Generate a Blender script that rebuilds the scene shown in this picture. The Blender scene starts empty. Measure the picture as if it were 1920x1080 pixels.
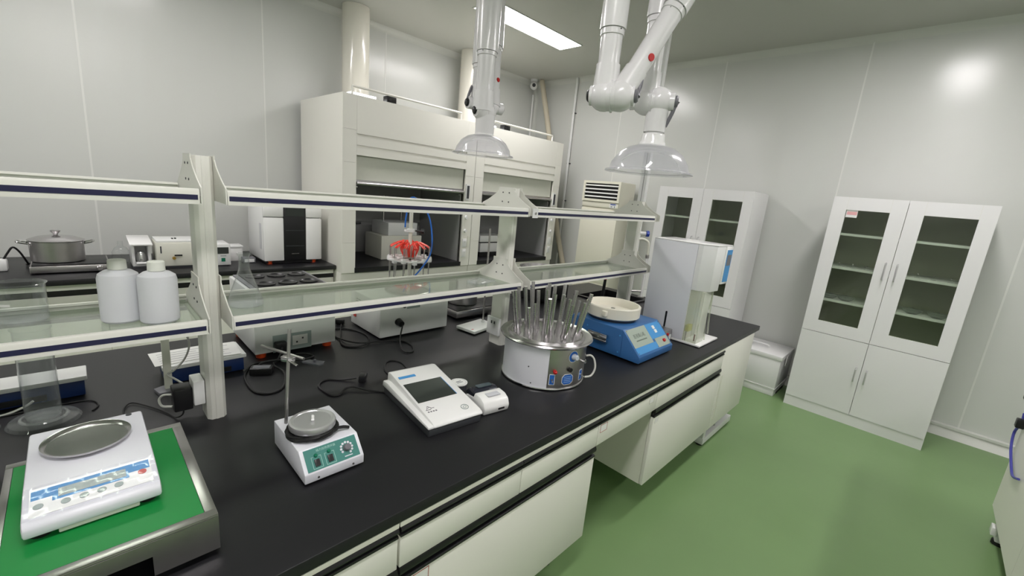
import bpy, bmesh, math, random
from mathutils import Vector, Matrix
random.seed(7)
C = bpy.context.scene.collection
SC = bpy.context.scene
PI = math.pi

# ---------------------------------------------------------------- camera
CAM_POS = Vector((0.0, 0.0, 1.6))
YAW, PITCH, ROLL, FPX = 0.76458558, -0.21854598, 0.09471965, 803.07
fw = Vector((math.cos(PITCH)*math.cos(YAW), math.cos(PITCH)*math.sin(YAW), math.sin(PITCH)))
rt = Vector((math.sin(YAW), -math.cos(YAW), 0)); up = rt.cross(fw)
r2 = rt*math.cos(ROLL) + up*math.sin(ROLL); u2 = -rt*math.sin(ROLL) + up*math.cos(ROLL)
cam = bpy.data.cameras.new('camera'); cam.sensor_width = 36; cam.lens = FPX*36/1920; cam.clip_start = .02
co = bpy.data.objects.new('camera', cam); C.objects.link(co); SC.camera = co
M = Matrix((r2, u2, -fw)).transposed().to_4x4(); M.translation = CAM_POS; co.matrix_world = M

# ---------------------------------------------------------------- world, exposure
w = bpy.data.worlds.new('world'); SC.world = w; w.use_nodes = True
w.node_tree.nodes['Background'].inputs[0].default_value = (.8, .85, .9, 1)
w.node_tree.nodes['Background'].inputs[1].default_value = .2
SC.view_settings.view_transform = 'Standard'; SC.view_settings.look = 'None'
SC.view_settings.exposure = 1.25; SC.view_settings.gamma = 1; SC.view_settings.use_curve_mapping = False
LIGHT_STRENGTH = 14.0
LIGHT_COLOR = (1.0, .955, .955)
LIGHT_SPOTS = [(3.25, 3.18), (.1, 3.18), (-3.0, 3.18), (3.25, .15), (.1, .15), (-3.0, .15), (3.25, -2.2), (.1, -2.2)]
CEIL = 3.15; WX = 4.86; WY = 4.55; X0 = -4.2; Y0 = -3.2

# ---------------------------------------------------------------- materials
def srgb(r, g, b):
    f = lambda c: (c/255/12.92) if c/255 <= .04045 else ((c/255+.055)/1.055)**2.4
    return (f(r), f(g), f(b), 1)
def mat(name, col, rough=.5, metal=0, mottle=0, mscale=6, bump=0, bscale=200, coat=0, emit=None, es=0, trans=0, ior=1.45, aniso=0, sss=0):
    m = bpy.data.materials.new(name); m.use_nodes = True; nt = m.node_tree; b = nt.nodes['Principled BSDF']
    c = srgb(*col); b.inputs['Base Color'].default_value = c
    b.inputs['Roughness'].default_value = rough; b.inputs['Metallic'].default_value = metal
    b.inputs['Coat Weight'].default_value = coat; b.inputs['IOR'].default_value = ior
    b.inputs['Transmission Weight'].default_value = trans
    if emit: b.inputs['Emission Color'].default_value = (*emit, 1); b.inputs['Emission Strength'].default_value = es
    tc = nt.nodes.new('ShaderNodeTexCoord')
    if mottle:
        n = nt.nodes.new('ShaderNodeTexNoise'); n.inputs['Scale'].default_value = mscale; n.inputs['Detail'].default_value = 6
        nt.links.new(tc.outputs['Object'], n.inputs['Vector'])
        mx = nt.nodes.new('ShaderNodeMix'); mx.data_type = 'RGBA'
        mx.inputs['A'].default_value = tuple(x*(1-mottle) for x in c[:3])+(1,); mx.inputs['B'].default_value = tuple(min(1, x*(1+mottle)) for x in c[:3])+(1,)
        nt.links.new(n.outputs['Fac'], mx.inputs['Factor']); nt.links.new(mx.outputs['Result'], b.inputs['Base Color'])
    if bump:
        n = nt.nodes.new('ShaderNodeTexNoise'); n.inputs['Scale'].default_value = bscale; n.inputs['Detail'].default_value = 3
        nt.links.new(tc.outputs['Object'], n.inputs['Vector'])
        bp = nt.nodes.new('ShaderNodeBump'); bp.inputs['Strength'].default_value = bump; bp.inputs['Distance'].default_value = .01
        nt.links.new(n.outputs['Fac'], bp.inputs['Height']); nt.links.new(bp.outputs['Normal'], b.inputs['Normal'])
    return m
def glass(name, tint, rough=.03, facing=.0, edge=(200, 205, 205), base=0.0, ior=1.5):
    """thin clear glass: see-through, Fresnel reflections, denser where the wall is seen edge-on"""
    m = bpy.data.materials.new(name); m.use_nodes = True; nt = m.node_tree; nt.nodes.clear()
    o = nt.nodes.new('ShaderNodeOutputMaterial'); t = nt.nodes.new('ShaderNodeBsdfTransparent'); g = nt.nodes.new('ShaderNodeBsdfGlossy')
    t.inputs[0].default_value = srgb(*tint); g.inputs['Roughness'].default_value = rough
    fr = nt.nodes.new('ShaderNodeFresnel'); ge = nt.nodes.new('ShaderNodeNewGeometry'); mr = nt.nodes.new('ShaderNodeMapRange')
    mr.inputs['To Min'].default_value = ior; mr.inputs['To Max'].default_value = 1/ior      # same reflectance from either side of the sheet
    nt.links.new(ge.outputs['Backfacing'], mr.inputs['Value']); nt.links.new(mr.outputs[0], fr.inputs[0])
    mx = nt.nodes.new('ShaderNodeMixShader'); nt.links.new(fr.outputs[0], mx.inputs[0]); nt.links.new(t.outputs[0], mx.inputs[1]); nt.links.new(g.outputs[0], mx.inputs[2])
    last = mx
    if facing or base:
        lw = nt.nodes.new('ShaderNodeLayerWeight'); lw.inputs[0].default_value = .35
        ml = nt.nodes.new('ShaderNodeMath'); ml.operation = 'MULTIPLY_ADD'; ml.inputs[1].default_value = facing; ml.inputs[2].default_value = base
        nt.links.new(lw.outputs['Facing'], ml.inputs[0])
        d = nt.nodes.new('ShaderNodeBsdfPrincipled'); d.inputs['Base Color'].default_value = srgb(*edge); d.inputs['Roughness'].default_value = .3
        m2 = nt.nodes.new('ShaderNodeMixShader'); nt.links.new(ml.outputs[0], m2.inputs[0]); nt.links.new(mx.outputs[0], m2.inputs[1]); nt.links.new(d.outputs[0], m2.inputs[2]); last = m2
    nt.links.new(last.outputs[0], o.inputs[0])
    return m
W_WALL = mat('wall_panel', (205, 207, 203), .22, mottle=.012, mscale=3, bump=.015, bscale=9, coat=.0)
W_SEAM = mat('wall_seam', (218, 219, 215), .4)
W_TRIM = mat('cove_trim', (205, 207, 201), .35)
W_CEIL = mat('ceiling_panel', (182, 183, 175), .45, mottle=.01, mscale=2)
W_FLOOR = mat('green_epoxy_floor', (116, 145, 97), .33, mottle=.09, mscale=2.3, bump=.03, bscale=14)
BLACKTOP = mat('black_phenolic_top', (25, 25, 28), .38, mottle=.12, mscale=60, bump=.04, bscale=500)
CREAM = mat('cream_steel', (227, 226, 218), .35, mottle=.008)
CREAM2 = mat('cream_steel_darker', (218, 218, 206), .4)  # second cream, slightly darker and rougher than the first
WHITE = mat('white_paint', (226, 227, 226), .35)
WHITEB = mat('white_cool_paint', (222, 223, 230), .32)
WHITEG = mat('white_gloss_plastic', (236, 236, 235), .22, coat=.3)
LAM = mat('white_laminate', (226, 226, 226), .42, mottle=.006)
POST = mat('off_white_aluminium', (222, 222, 214), .38)
BLACKP = mat('black_plastic', (22, 22, 24), .38)
BLACKR = mat('black_rubber', (16, 16, 17), .55)
NAVY = mat('navy_inset', (38, 38, 72), .35)
STEEL = mat('stainless_steel', (196, 193, 195), .24, metal=1)
ALU = mat('satin_aluminium', (214, 214, 216), .3, metal=.75)
STEELD = mat('brushed_steel', (186, 183, 183), .33, metal=1, mottle=.08, mscale=30)
CHROME = mat('chrome', (225, 225, 225), .1, metal=1)
GREY = mat('grey_plastic', (110, 110, 116), .4)
DGREY = mat('dark_grey_plastic', (60, 62, 66), .4)
LINER = mat('grey_hood_liner', (150, 151, 150), .5, mottle=.02)
SASH = mat('sash_panel', (198, 200, 188), .45, mottle=.03, mscale=40)  # opaque pale colour stands in for reflections on the raised sash glass
GREENMAT = mat('green_mat', (18, 128, 58), .45, mottle=.10, mscale=5)
BLUE = mat('blue_enamel', (52, 102, 158), .32)
BLUEL = mat('blue_label', (70, 145, 205), .4)
LBL = mat('grey_green_label', (160, 172, 160), .45)
TEAL = mat('teal_label', (66, 128, 120), .4)
TEALL = mat('teal_line', (160, 200, 190), .5)
RED = mat('red_plastic', (190, 30, 30), .3)
REDT = mat('red_tubing', (245, 70, 55), .35)
BLUET = mat('blue_tubing', (40, 110, 205), .3)
ORANGE = mat('orange_foot', (205, 75, 30), .45)
BOXBLUE = mat('navy_blue_case', (24, 46, 92), .35)
PAPER = mat('white_paper', (232, 232, 230), .6)
BOWL = mat('ivory_plastic', (228, 224, 210), .35)
YELLOW = mat('yellow_plastic', (225, 220, 110), .4)
BEIGE = mat('beige_lagging', (196, 188, 168), .6, bump=.2, bscale=60)
ACB = mat('air_conditioner_plastic', (226, 224, 208), .4)
SCREEN = mat('dark_screen', (50, 55, 52), .35)
LCD = mat('lcd_grey', (150, 162, 160), .25)
GREENB = mat('green_knob', (0, 110, 80), .3)
WIRE = mat('white_cable', (222, 222, 216), .4)
TAGR = mat('red_outline', (170, 90, 80), .5)
DUCT = mat('pvc_duct', (222, 219, 208), .18, coat=.4)
ARM = mat('white_arm_plastic', (226, 225, 226), .24, coat=.2)
GLASS = glass('clear_glassware', (252, 253, 253), .03, .15, (225, 230, 230), base=.008)
PANE = glass('clear_pane', (240, 244, 238), .04)
SHELFG = glass('shelf_glass', (232, 239, 230), .05, 0, (204, 210, 200), base=.16)  # base mixes in a pale diffuse haze that imitates reflections on the glass
DOMEG = glass('clear_dome', (246, 246, 250), .06, .40, (226, 226, 232), base=.16)
FROST = mat('milky_plastic', (232, 234, 238), .35, trans=.25)
CASEG = glass('clear_acrylic', (248, 250, 244), .05, .3, (232, 235, 226), base=.16)
LITE = mat('light_diffuser', (255, 255, 255), .5, emit=LIGHT_COLOR, es=LIGHT_STRENGTH)
HLITE = mat('hood_lamp', (255, 255, 255), .5, emit=(1, 1, 1), es=3.0)

# ---------------------------------------------------------------- mesh helpers
class MB:
    def __init__(s): s.bm = bmesh.new()
    def merge(s, b2, mi=0, mtx=None):
        if mtx is not None: b2.transform(mtx)
        mp = {}
        for v in b2.verts: mp[v] = s.bm.verts.new(v.co)
        for f in b2.faces:
            try:
                nf = s.bm.faces.new([mp[v] for v in f.verts]); nf.material_index = mi if mi is not None else f.material_index
            except ValueError: pass
        b2.free(); return s
    def box(s, x0, y0, z0, x1, y1, z1, mi=0, bev=0, seg=2, mtx=None):
        b = bmesh.new(); bmesh.ops.create_cube(b, size=1)
        for v in b.verts:
            v.co = Vector(((x0+x1)/2+v.co.x*(x1-x0), (y0+y1)/2+v.co.y*(y1-y0), (z0+z1)/2+v.co.z*(z1-z0)))
        if bev: bmesh.ops.bevel(b, geom=list(b.edges), offset=min(bev, .49*min(abs(x1-x0), abs(y1-y0), abs(z1-z0))), segments=seg, affect='EDGES', profile=.5)
        return s.merge(b, mi, mtx)
    def prism(s, pts, axis, lo, hi, mi=0, bev=0, mtx=None, seg=2):
        """extrude a 2-D outline: axis 'x' -> pts are (y,z); 'y' -> (x,z); 'z' -> (x,y)"""
        b = bmesh.new()
        def P(p, t):
            return {'x': (t, p[0], p[1]), 'y': (p[0], t, p[1]), 'z': (p[0], p[1], t)}[axis]
        a = [b.verts.new(P(p, lo)) for p in pts]; c = [b.verts.new(P(p, hi)) for p in pts]; n = len(pts)
        b.faces.new(a); b.faces.new(c[::-1])
        for i in range(n): b.faces.new([a[i], c[i], c[(i+1) % n], a[(i+1) % n]])
        bmesh.ops.recalc_face_normals(b, faces=list(b.faces))
        if bev: bmesh.ops.bevel(b, geom=list(b.edges), offset=bev, segments=seg, affect='EDGES', profile=.5)
        return s.merge(b, mi, mtx)
    def lathe(s, prof, c=(0, 0, 0), seg=32, mi=0, mtx=None, close=False):
        b = bmesh.new(); rings = []
        for r, z in prof:
            if r <= 1e-6: rings.append([b.verts.new((0, 0, z))])
            else: rings.append([b.verts.new((r*math.cos(2*PI*i/seg), r*math.sin(2*PI*i/seg), z)) for i in range(seg)])
        pr = list(zip(rings[:-1], rings[1:]))
        if close: pr.append((rings[-1], rings[0]))
        for A, B in pr:
            for i in range(seg):
                j = (i+1) % seg
                if len(A) == 1 and len(B) == 1: continue
                if len(A) == 1: b.faces.new([A[0], B[j], B[i]])
                elif len(B) == 1: b.faces.new([A[i], A[j], B[0]])
                else: b.faces.new([A[i], A[j], B[j], B[i]])
        bmesh.ops.recalc_face_normals(b, faces=list(b.faces))
        T = Matrix.Translation(Vector(c))
        return s.merge(b, mi, T if mtx is None else mtx @ T)
    def cyl(s, p0, p1, r0, r1=None, seg=20, mi=0, caps=True, bev=0):
        p0 = Vector(p0); p1 = Vector(p1); r1 = r0 if r1 is None else r1; d = p1-p0; L = d.length
        q = Matrix.Translation(p0) @ d.to_track_quat('Z', 'Y').to_matrix().to_4x4()
        pr = [(r0, 0), (r1, L)]
        if bev: pr = [(r0-bev, 0), (r0, bev), (r1, L-bev), (r1-bev, L)]
        if caps: pr = [(0, 0)]+pr+[(0, L)]
        return s.lathe(pr, seg=seg, mi=mi, mtx=q)
    def ball(s, c, r, mi=0, sc=(1, 1, 1), seg=20, mtx=None):
        pr = [(r*math.sin(PI*i/12), -r*math.cos(PI*i/12)) for i in range(13)]; pr[0] = (0, -r); pr[-1] = (0, r)
        T = Matrix.Translation(Vector(c)) @ Matrix.Diagonal((*sc, 1))
        return s.lathe(pr, seg=seg, mi=mi, mtx=T if mtx is None else mtx @ T)
    def tube(s, pts, r, seg=8, mi=0, smooth=6, radii=None):
        P = [Vector(p) for p in pts]
        if smooth and len(P) > 2:
            Q = []
            for i in range(len(P)-1):
                p0 = P[max(i-1, 0)]; p1 = P[i]; p2 = P[i+1]; p3 = P[min(i+2, len(P)-1)]
                for k in range(smooth):
                    t = k/smooth
                    Q.append(.5*((2*p1)+(-p0+p2)*t+(2*p0-5*p1+4*p2-p3)*t*t+(-p0+3*p1-3*p2+p3)*t**3))
            Q.append(P[-1]); P = Q
        b = bmesh.new(); rings = []; nrm = None
        for i, p in enumerate(P):
            d = (P[min(i+1, len(P)-1)]-P[max(i-1, 0)]).normalized()
            if nrm is None:
                nrm = d.cross(Vector((0, 0, 1)));
                if nrm.length < .1: nrm = d.cross(Vector((1, 0, 0)))
            nrm = (nrm-d*nrm.dot(d)).normalized(); bn = d.cross(nrm)
            rr = r if radii is None else radii[min(i, len(radii)-1)]
            rings.append([b.verts.new(p+(nrm*math.cos(2*PI*k/seg)+bn*math.sin(2*PI*k/seg))*rr) for k in range(seg)])
        for A, B in zip(rings[:-1], rings[1:]):
            for k in range(seg): b.faces.new([A[k], A[(k+1) % seg], B[(k+1) % seg], B[k]])
        b.faces.new(rings[0][::-1]); b.faces.new(rings[-1])
        bmesh.ops.recalc_face_normals(b, faces=list(b.faces))
        return s.merge(b, mi)
    def frame(s, plane, a0, b0, a1, b1, wdt, t0, t1, mi=0):
        """rectangular picture frame of four bars; plane 'x' (a=y,b=z), 'y' (a=x,b=z)"""
        bars = [(a0, b0, a1, b0+wdt), (a0, b1-wdt, a1, b1), (a0, b0+wdt, a0+wdt, b1-wdt), (a1-wdt, b0+wdt, a1, b1-wdt)]
        for p, q, r, t in bars:
            if plane == 'x': s.box(t0, p, q, t1, r, t, mi)
            else: s.box(p, t0, q, r, t1, t, mi)
        return s
def build(name, mb, mats, parent=None, label=None, bev=0, flat=False):
    bm = mb.bm
    bm.normal_update()
    if bev:
        es = [e for e in bm.edges if len(e.link_faces) == 2 and e.calc_face_angle(0) > .6]
        bmesh.ops.bevel(bm, geom=es, offset=bev, segments=2, affect='EDGES', profile=.5, clamp_overlap=True)
        bm.normal_update()
    for f in bm.faces: f.smooth = not flat
    for e in bm.edges:
        if len(e.link_faces) == 2 and e.calc_face_angle(0) > .62: e.smooth = False
    me = bpy.data.meshes.new(name); bm.to_mesh(me); bm.free()
    for m in (mats if isinstance(mats, (list, tuple)) else [mats]): me.materials.append(m)
    o = bpy.data.objects.new(name, me); C.objects.link(o)
    if parent is not None: o.parent = parent
    if label: o['label'] = label
    return o
def thing(name, label, cat, loc=(0, 0, 0), rotz=0, group=None):
    o = bpy.data.objects.new(name, None); C.objects.link(o); o.empty_display_size = .05
    o.location = loc; o.rotation_euler = (0, 0, rotz); o['label'] = label; o['category'] = cat
    if group: o['group'] = group
    return o
def tag(o, label, cat, group=None):
    o['label'] = label; o['category'] = cat
    if group: o['group'] = group
    return o
def struct(name, mb, m, **k):
    o = build(name, mb, m, **k); o['kind'] = 'structure'; return o
def part(name, m, parent, fn, label=None, bev=0):
    b = MB(); fn(b); return build(name, b, m, parent, label, bev)
def text(name, s, size, m, parent, mtx, ext=.0002, sx=1.0):
    cu = bpy.data.curves.new(name, 'FONT'); cu.body = s; cu.size = size; cu.extrude = ext; cu.align_x = 'CENTER'; cu.align_y = 'CENTER'
    t = bpy.data.objects.new(name, cu); C.objects.link(t); bpy.context.view_layer.update()
    dg = bpy.context.evaluated_depsgraph_get(); me = bpy.data.meshes.new_from_object(t.evaluated_get(dg))
    bpy.data.objects.remove(t); bpy.data.curves.remove(cu)
    me.transform(mtx @ Matrix.Diagonal((sx, 1, 1, 1))); me.materials.clear(); me.materials.append(m)
    o = bpy.data.objects.new(name, me); C.objects.link(o); o.parent = parent
    return o
def basis(o, x, y):
    """matrix with origin o, x axis x, y axis y"""
    x = Vector(x).normalized(); y = Vector(y).normalized(); z = x.cross(y).normalized(); y = z.cross(x)
    m = Matrix((x, y, z)).transposed().to_4x4(); m.translation = Vector(o); return m
def copy_tree(root, loc, rotz=None, label=None, group=None):
    r = root.copy(); C.objects.link(r); r.location = loc
    if rotz is not None: r.rotation_euler = (0, 0, rotz)
    if label: r['label'] = label
    if group: r['group'] = group
    for ch in list(root.children):
        c = ch.copy(); C.objects.link(c); c.parent = r
        for g in list(ch.children):
            d = g.copy(); C.objects.link(d); d.parent = c
    return r

# ================================================================ room shell
b = MB(); b.box(X0, Y0, -.06, WX+.1, WY+.1, 0); struct('floor', b, W_FLOOR)
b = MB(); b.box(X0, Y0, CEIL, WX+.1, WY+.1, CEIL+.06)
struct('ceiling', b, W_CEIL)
b = MB(); b.box(X0, WY, 0, WX+.1, WY+.1, CEIL)
for x in (.125, 1.303, 2.48, 3.66, -1.05, -2.23): b.box(x-.006, WY-.0015, 0, x+.006, WY+.01, CEIL, 1)
struct('wall_back', b, [W_WALL, W_SEAM])
b = MB(); b.box(WX, Y0, 0, WX+.1, WY, CEIL)
for y in (.735, 1.915, 3.09, -.445, -1.62): b.box(WX-.0015, y-.006, 0, WX+.01, y+.006, CEIL, 1)
struct('wall_right', b, [W_WALL, W_SEAM])
b = MB(); b.box(X0-.1, Y0, 0, X0, WY+.1, CEIL); struct('wall_left', b, W_WALL)
b = MB(); b.box(X0-.1, Y0-.1, 0, WX+.1, Y0, CEIL); struct('wall_front', b, W_WALL)
def cove(n, p, horiz='x', a=0, z=1):
    """quarter-round cove in a corner"""
    R = .055; pts = [(0, 0)]+[(-R+R*math.sin(t*PI/12), -R*1.0+R*math.cos(t*PI/12)) for t in range(0, 7)]
    return pts
def cove_pts(cx, cz, sx, sz, R=.055):
    return [(cx, cz), (cx+sx*R, cz)]+[(cx+sx*R-sx*R*math.sin(t*PI/12), cz+sz*R-sz*R*math.cos(t*PI/12)) for t in range(1, 6)]+[(cx, cz+sz*R)]
b = MB(); b.prism(cove_pts(WY, CEIL, -1, -1), 'x', X0, WX); struct('trim_1', b, W_TRIM)
b = MB(); b.prism(cove_pts(WX, CEIL, -1, -1), 'y', Y0, WY); struct('trim_2', b, W_TRIM)
b = MB(); b.prism(cove_pts(WX, WY, -1, -1, .06), 'z', 0, CEIL); struct('trim_3', b, W_TRIM)
def skirt(n, axis, c, s, lo, hi):
    b = MB(); b.prism([(c, 0), (c+s*.075, 0), (c+s*.05, .012), (c+s*.024, .04), (c+s*.02, .062), (c+s*.03, .066), (c+s*.03, .085), (c, .09)], axis, lo, hi); struct(n, b, W_TRIM)
skirt('baseboard_right', 'y', WX, -1, Y0, WY)
skirt('baseboard_back', 'x', WY, -1, X0, WX)

# ceiling lights
lab = ['long rectangular ceiling light glowing beside the left extraction arm', 'ceiling light over the left end of the wall bench', 'ceiling light farthest left over the wall bench',
       'ceiling light in front of the glass door cabinets', 'ceiling light above the camera end of the island bench', 'ceiling light far left of the near row',
       'ceiling light in the near right corner of the room', 'ceiling light behind the camera']
for (x, y), L in zip(LIGHT_SPOTS, lab):
    t = thing('ceiling_light', L, 'light', (x, y, CEIL), 0, 'recessed ceiling lights')
    part('light_frame', W_TRIM, t, lambda b: [b.box(-.62, -.15, -.006, .62, -.138, 0), b.box(-.62, .138, -.006, .62, .15, 0), b.box(-.62, -.138, -.006, -.606, .138, 0), b.box(.606, -.138, -.006, .62, .138, 0)])
    part('diffuser', LITE, t, lambda b: b.box(-.606, -.138, -.005, .606, .138, -.001))

# ================================================================ island bench
# worktop thing with a sink cut-out at its far end
BZ = .80; BY0, BY1, BX0, BX1 = .7965, 2.35, -1.3, 3.54
SX0, SX1, SY0, SY1 = 2.95, 3.40, 1.66, 2.06
t = thing('worktop', 'long black worktop of the island bench carrying the glass reagent shelves', 'worktop', (0, 0, 0))
def wt(b):
    z0, z1 = .7685, BZ
    b.prism([(BY0, z0), (BY0, z1-.003), (BY0+.001, z1-.001), (BY0+.003, z1), (SY0, z1), (SY0, z0)], 'x', BX0, BX1)
    b.box(BX0, SY0, z0, SX0, SY1, z1); b.box(SX1, SY0, z0, BX1, SY1, z1); b.box(BX0, SY1, z0, BX1, BY1, z1)
part('countertop', BLACKTOP, t, wt)
s_ = thing('sink', 'black laboratory sink set into the far end of the island worktop', 'sink', (SX0, SY0, 0))
def sk(b):
    X, Y = SX1-SX0, SY1-SY0
    b.box(-.02, -.02, .800, .012, Y+.02, .812); b.box(X-.012, -.02, .800, X+.02, Y+.02, .812); b.box(.012, -.02, .8, X-.012, .012, .812); b.box(.012, Y-.012, .8, X-.012, Y+.02, .812)
    b.box(.002, .002, .56, .012, Y-.002, .80); b.box(X-.012, .002, .56, X-.002, Y-.002, .80); b.box(.012, .002, .56, X-.012, .012, .80); b.box(.012, Y-.012, .56, X-.012, Y-.002, .80)
    b.box(.002, .002, .55, X-.002, Y-.002, .56)
part('basin', BLACKP, s_, sk); part('drain', STEELD, s_, lambda b: b.cyl((.22, .2, .5605), (.22, .2, .566), .035))

FR = .798   # front panels' plane
def handle_strip(b, x0, x1, z, h=.0295):
    b.prism([(FR+.016, z), (FR-.003, z), (FR-.003, z+.006), (FR+.010, z+.010), (FR+.010, z+h*.45), (FR-.004, z+h*.55), (FR-.006, z+h*.75), (FR-.002, z+h), (FR+.016, z+h)], 'x', x0, x1)
def drawer(x0, x1, par, zb=.627, zt=.7215):
    o = part('drawer', CREAM, par, lambda b: b.box(x0+.0015, FR, zb, x1-.0015, FR+.45, zt), bev=.0015)
    part('handle_strip', BLACKP, o, lambda b: handle_strip(b, x0+.0015, x1-.0015, .7225), 'black recessed pull strip')
def tagplate(par, x, z, wd=.045, h=.032, m=TAGR):
    o = part('label_holder', [PAPER, m], par, lambda b: [b.box(x, FR-.0012, z, x+wd, FR, z+h), b.frame('y', x, z, x+wd, z+h, .0018, FR-.0018, FR-.0010, 1)])
    return o
def cabinet(name, label, x0, x1, splits, doors, zb=.197, depth=.50, grp='cabinets hung under the island worktop'):
    t = thing(name, label, 'cabinet', (0, 0, 0), 0, grp)
    def body(b):
        y1 = FR+depth
        b.box(x0, FR+.019, zb, x0+.016, y1, .766); b.box(x1-.016, FR+.019, zb, x1, y1, .766)
        b.box(x0+.016, FR+.019, zb, x1-.016, y1, zb+.016); b.box(x0+.016, y1-.012, zb+.016, x1-.016, y1, .766)
        b.box(x0, FR-.001, .7525, x1, FR+.019, .766)
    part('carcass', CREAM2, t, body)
    for a, c in zip(splits[:-1], splits[1:]): drawer(a, c, t)
    for a, c in doors:
        o = part('door', CREAM, t, lambda b: b.box(a+.0015, FR, zb, c-.0015, FR+.018, .5805), bev=.0015)
        part('handle_strip', BLACKP, o, lambda b: handle_strip(b, a+.0015, c-.0015, .581, .0455), 'black recessed pull strip')
    return t
cA = cabinet('base_cabinet', 'base cabinet under the near left end of the island, cut by the frame', -.40, .505, [-.40, .05, .505], [(-.40, .05), (.05, .505)])
cB = cabinet('base_cabinet', 'wide base cabinet with two drawers below the touchscreen meter and magnetic stirrer', .509, 1.412, [.509, .961, 1.412], [(.509, 1.412)])
cD = cabinet('base_cabinet', 'base cabinet with wide door hanging beyond the knee space below the blue centrifuge', 1.927, 2.828, [1.927, 2.375, 2.828], [(1.927, 2.828)])
tagplate(cB, .53, .535, .075, .04); tagplate(cD, 1.945, .543, .035, .03, CREAM2)
t = thing('knee_space_drawer', 'long drawer bridging the open knee space under the island worktop', 'drawer', (0, 0, 0))
part('drawer_front', CREAM, t, lambda b: b.box(1.4145, FR, .627, 1.9245, FR+.018, .7215), bev=.0015)
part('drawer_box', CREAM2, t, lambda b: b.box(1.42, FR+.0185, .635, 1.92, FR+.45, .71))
part('handle_strip', BLACKP, t, lambda b: handle_strip(b, 1.4145, 1.9245, .7225), 'black recessed pull strip')
part('top_rail', CREAM2, t, lambda b: b.box(1.4145, FR-.001, .7525, 1.9245, FR+.019, .766))
tagplate(t, 1.425, .682, .05, .035); tagplate(t, 1.845, .680, .045, .03, mat('pale_outline', (190, 190, 175), .5))
t = thing('end_panel', 'plain cream end panel closing the far end of the island bench', 'panel', (0, 0, 0))
part('front_panel', CREAM, t, lambda b: b.box(2.8305, FR, .197, 3.44, FR+.018, .766), bev=.0015)
part('raised_strip', CREAM2, t, lambda b: b.box(2.865, FR-.004, .25, 2.885, FR-.0003, .57))
part('side_panel', CREAM, t, lambda b: b.box(3.422, FR+.0185, .197, 3.44, 2.31, .766))
t = thing('modesty_panel', 'cream back panel behind the knee space of the island bench', 'panel')
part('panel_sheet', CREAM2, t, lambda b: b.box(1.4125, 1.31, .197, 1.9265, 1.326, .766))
t = thing('leg_frame', 'white steel foot frame resting on the green floor below the island end', 'leg frame', (0, 0, 0), 0, 'bench leg frames')
part('foot_bar', WHITE, t, lambda b: b.box(2.93, .845, .012, 3.49, .90, .06), bev=.004)
part('upright', WHITE, t, lambda b: b.box(2.93, .850, .06, 2.975, .895, .768), bev=.002)
for x in (2.955, 3.44): part('levelling_pad', BLACKR, t, lambda b: b.cyl((x, .872, 0), (x, .872, .013), .022))
part('bolt', STEELD, t, lambda b: b.cyl((3.2, .872, .06), (3.2, .872, .196), .008))
for i, (x, L) in enumerate(((1.35, 'bench leg frame with a black pad below the wide cabinet'), (.10, 'bench leg frame at the near left end'))):
    t = thing('leg_frame', L, 'leg frame', (x, 0, 0), 0, 'bench leg frames')
    part('foot_bar', WHITE, t, lambda b: b.box(-.025, .90, .02, .025, 2.25, .06), bev=.003)
    part('upright', WHITE, t, lambda b: b.box(-.02, 1.37, .06, .02, 1.41, .768))
    for y in (.93, 2.2): part('levelling_pad', BLACKR, t, lambda b: b.cyl((0, y, 0), (0, y, .0205), .022))
# far side of the island bench
for i, (x0, x1) in enumerate(((-.4, .505), (.51, 1.412), (1.927, 2.828))):
    t = thing('base_cabinet', ['base cabinet on the far side of the island, near left', 'base cabinet on the far side of the island, in the middle', 'base cabinet on the far side of the island, by the sink'][i], 'cabinet', (0, 0, 0), 0, 'cabinets hung under the island worktop')
    part('carcass', CREAM2, t, lambda b: b.box(x0, 1.82, .197, x1, 2.29, .766)); part('door', CREAM, t, lambda b: b.box(x0, 2.2905, .197, x1, 2.31, .72))

# ---------------------------------------------------------------- reagent shelving
def post(x, label, cap=False):
    t = thing('shelf_post', label, 'shelf post', (x, 1.567, BZ), 0, 'posts of the glass reagent shelves')
    def col(b):
        w_, d = .026, .049
        b.prism([(-w_, -d+.012), (-w_+.010, -d), (w_-.010, -d), (w_, -d+.012), (w_, d-.012), (w_-.010, d), (-w_+.010, d), (-w_, d-.012)], 'z', 0, .82)
        b.box(-.004, -d-.0015, 0, .004, -d+.002, .82)
    part('column', POST, t, col, bev=.0008)
    for s in (-1, 1):
        for k, (zb, ztop) in enumerate(((.334, .47), (.697, .823))):
            def br(b):
                pts = [(-.172, zb-.002), (-.172, zb+.040), (-.125, zb+.062), (-.075, zb+.092), (-.052, zb+.115), (-.052, ztop), (.052, ztop), (.052, zb+.115), (.075, zb+.092), (.125, zb+.062), (.172, zb+.040), (.172, zb-.002)]
                b.prism(pts, 'x', s*.0265, s*.0295)
                if ztop > .5 or True:
                    for yy, zz in ((-.022, .055), (.022, .055), (-.022, .10), (.022, .10)):
                        if zb+zz < ztop: b.cyl((s*.0295, yy, zb+zz), (s*.0312, yy, zb+zz), .0035, mi=1, seg=10)
            part('bracket', [POST, DGREY], t, br)
    if cap: part('joint_cap', [WHITE, STEELD], t, lambda b: [b.box(-.012, -.176, .690, .026, -.1735, .735), b.cyl((.009, -.1762, .712), (.009, -.179, .712), .006, mi=1, seg=12)], bev=.0)
    return t
P1 = post(.27, 'nearest tall white shelf post beside the green matted platform'); P2 = post(1.557, 'white shelf post behind the glassware dryer', True); P3 = post(2.84, 'far white shelf post behind the blue centrifuge'); P4 = post(-1.02, 'shelf post beyond the left edge of the picture')
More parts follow.
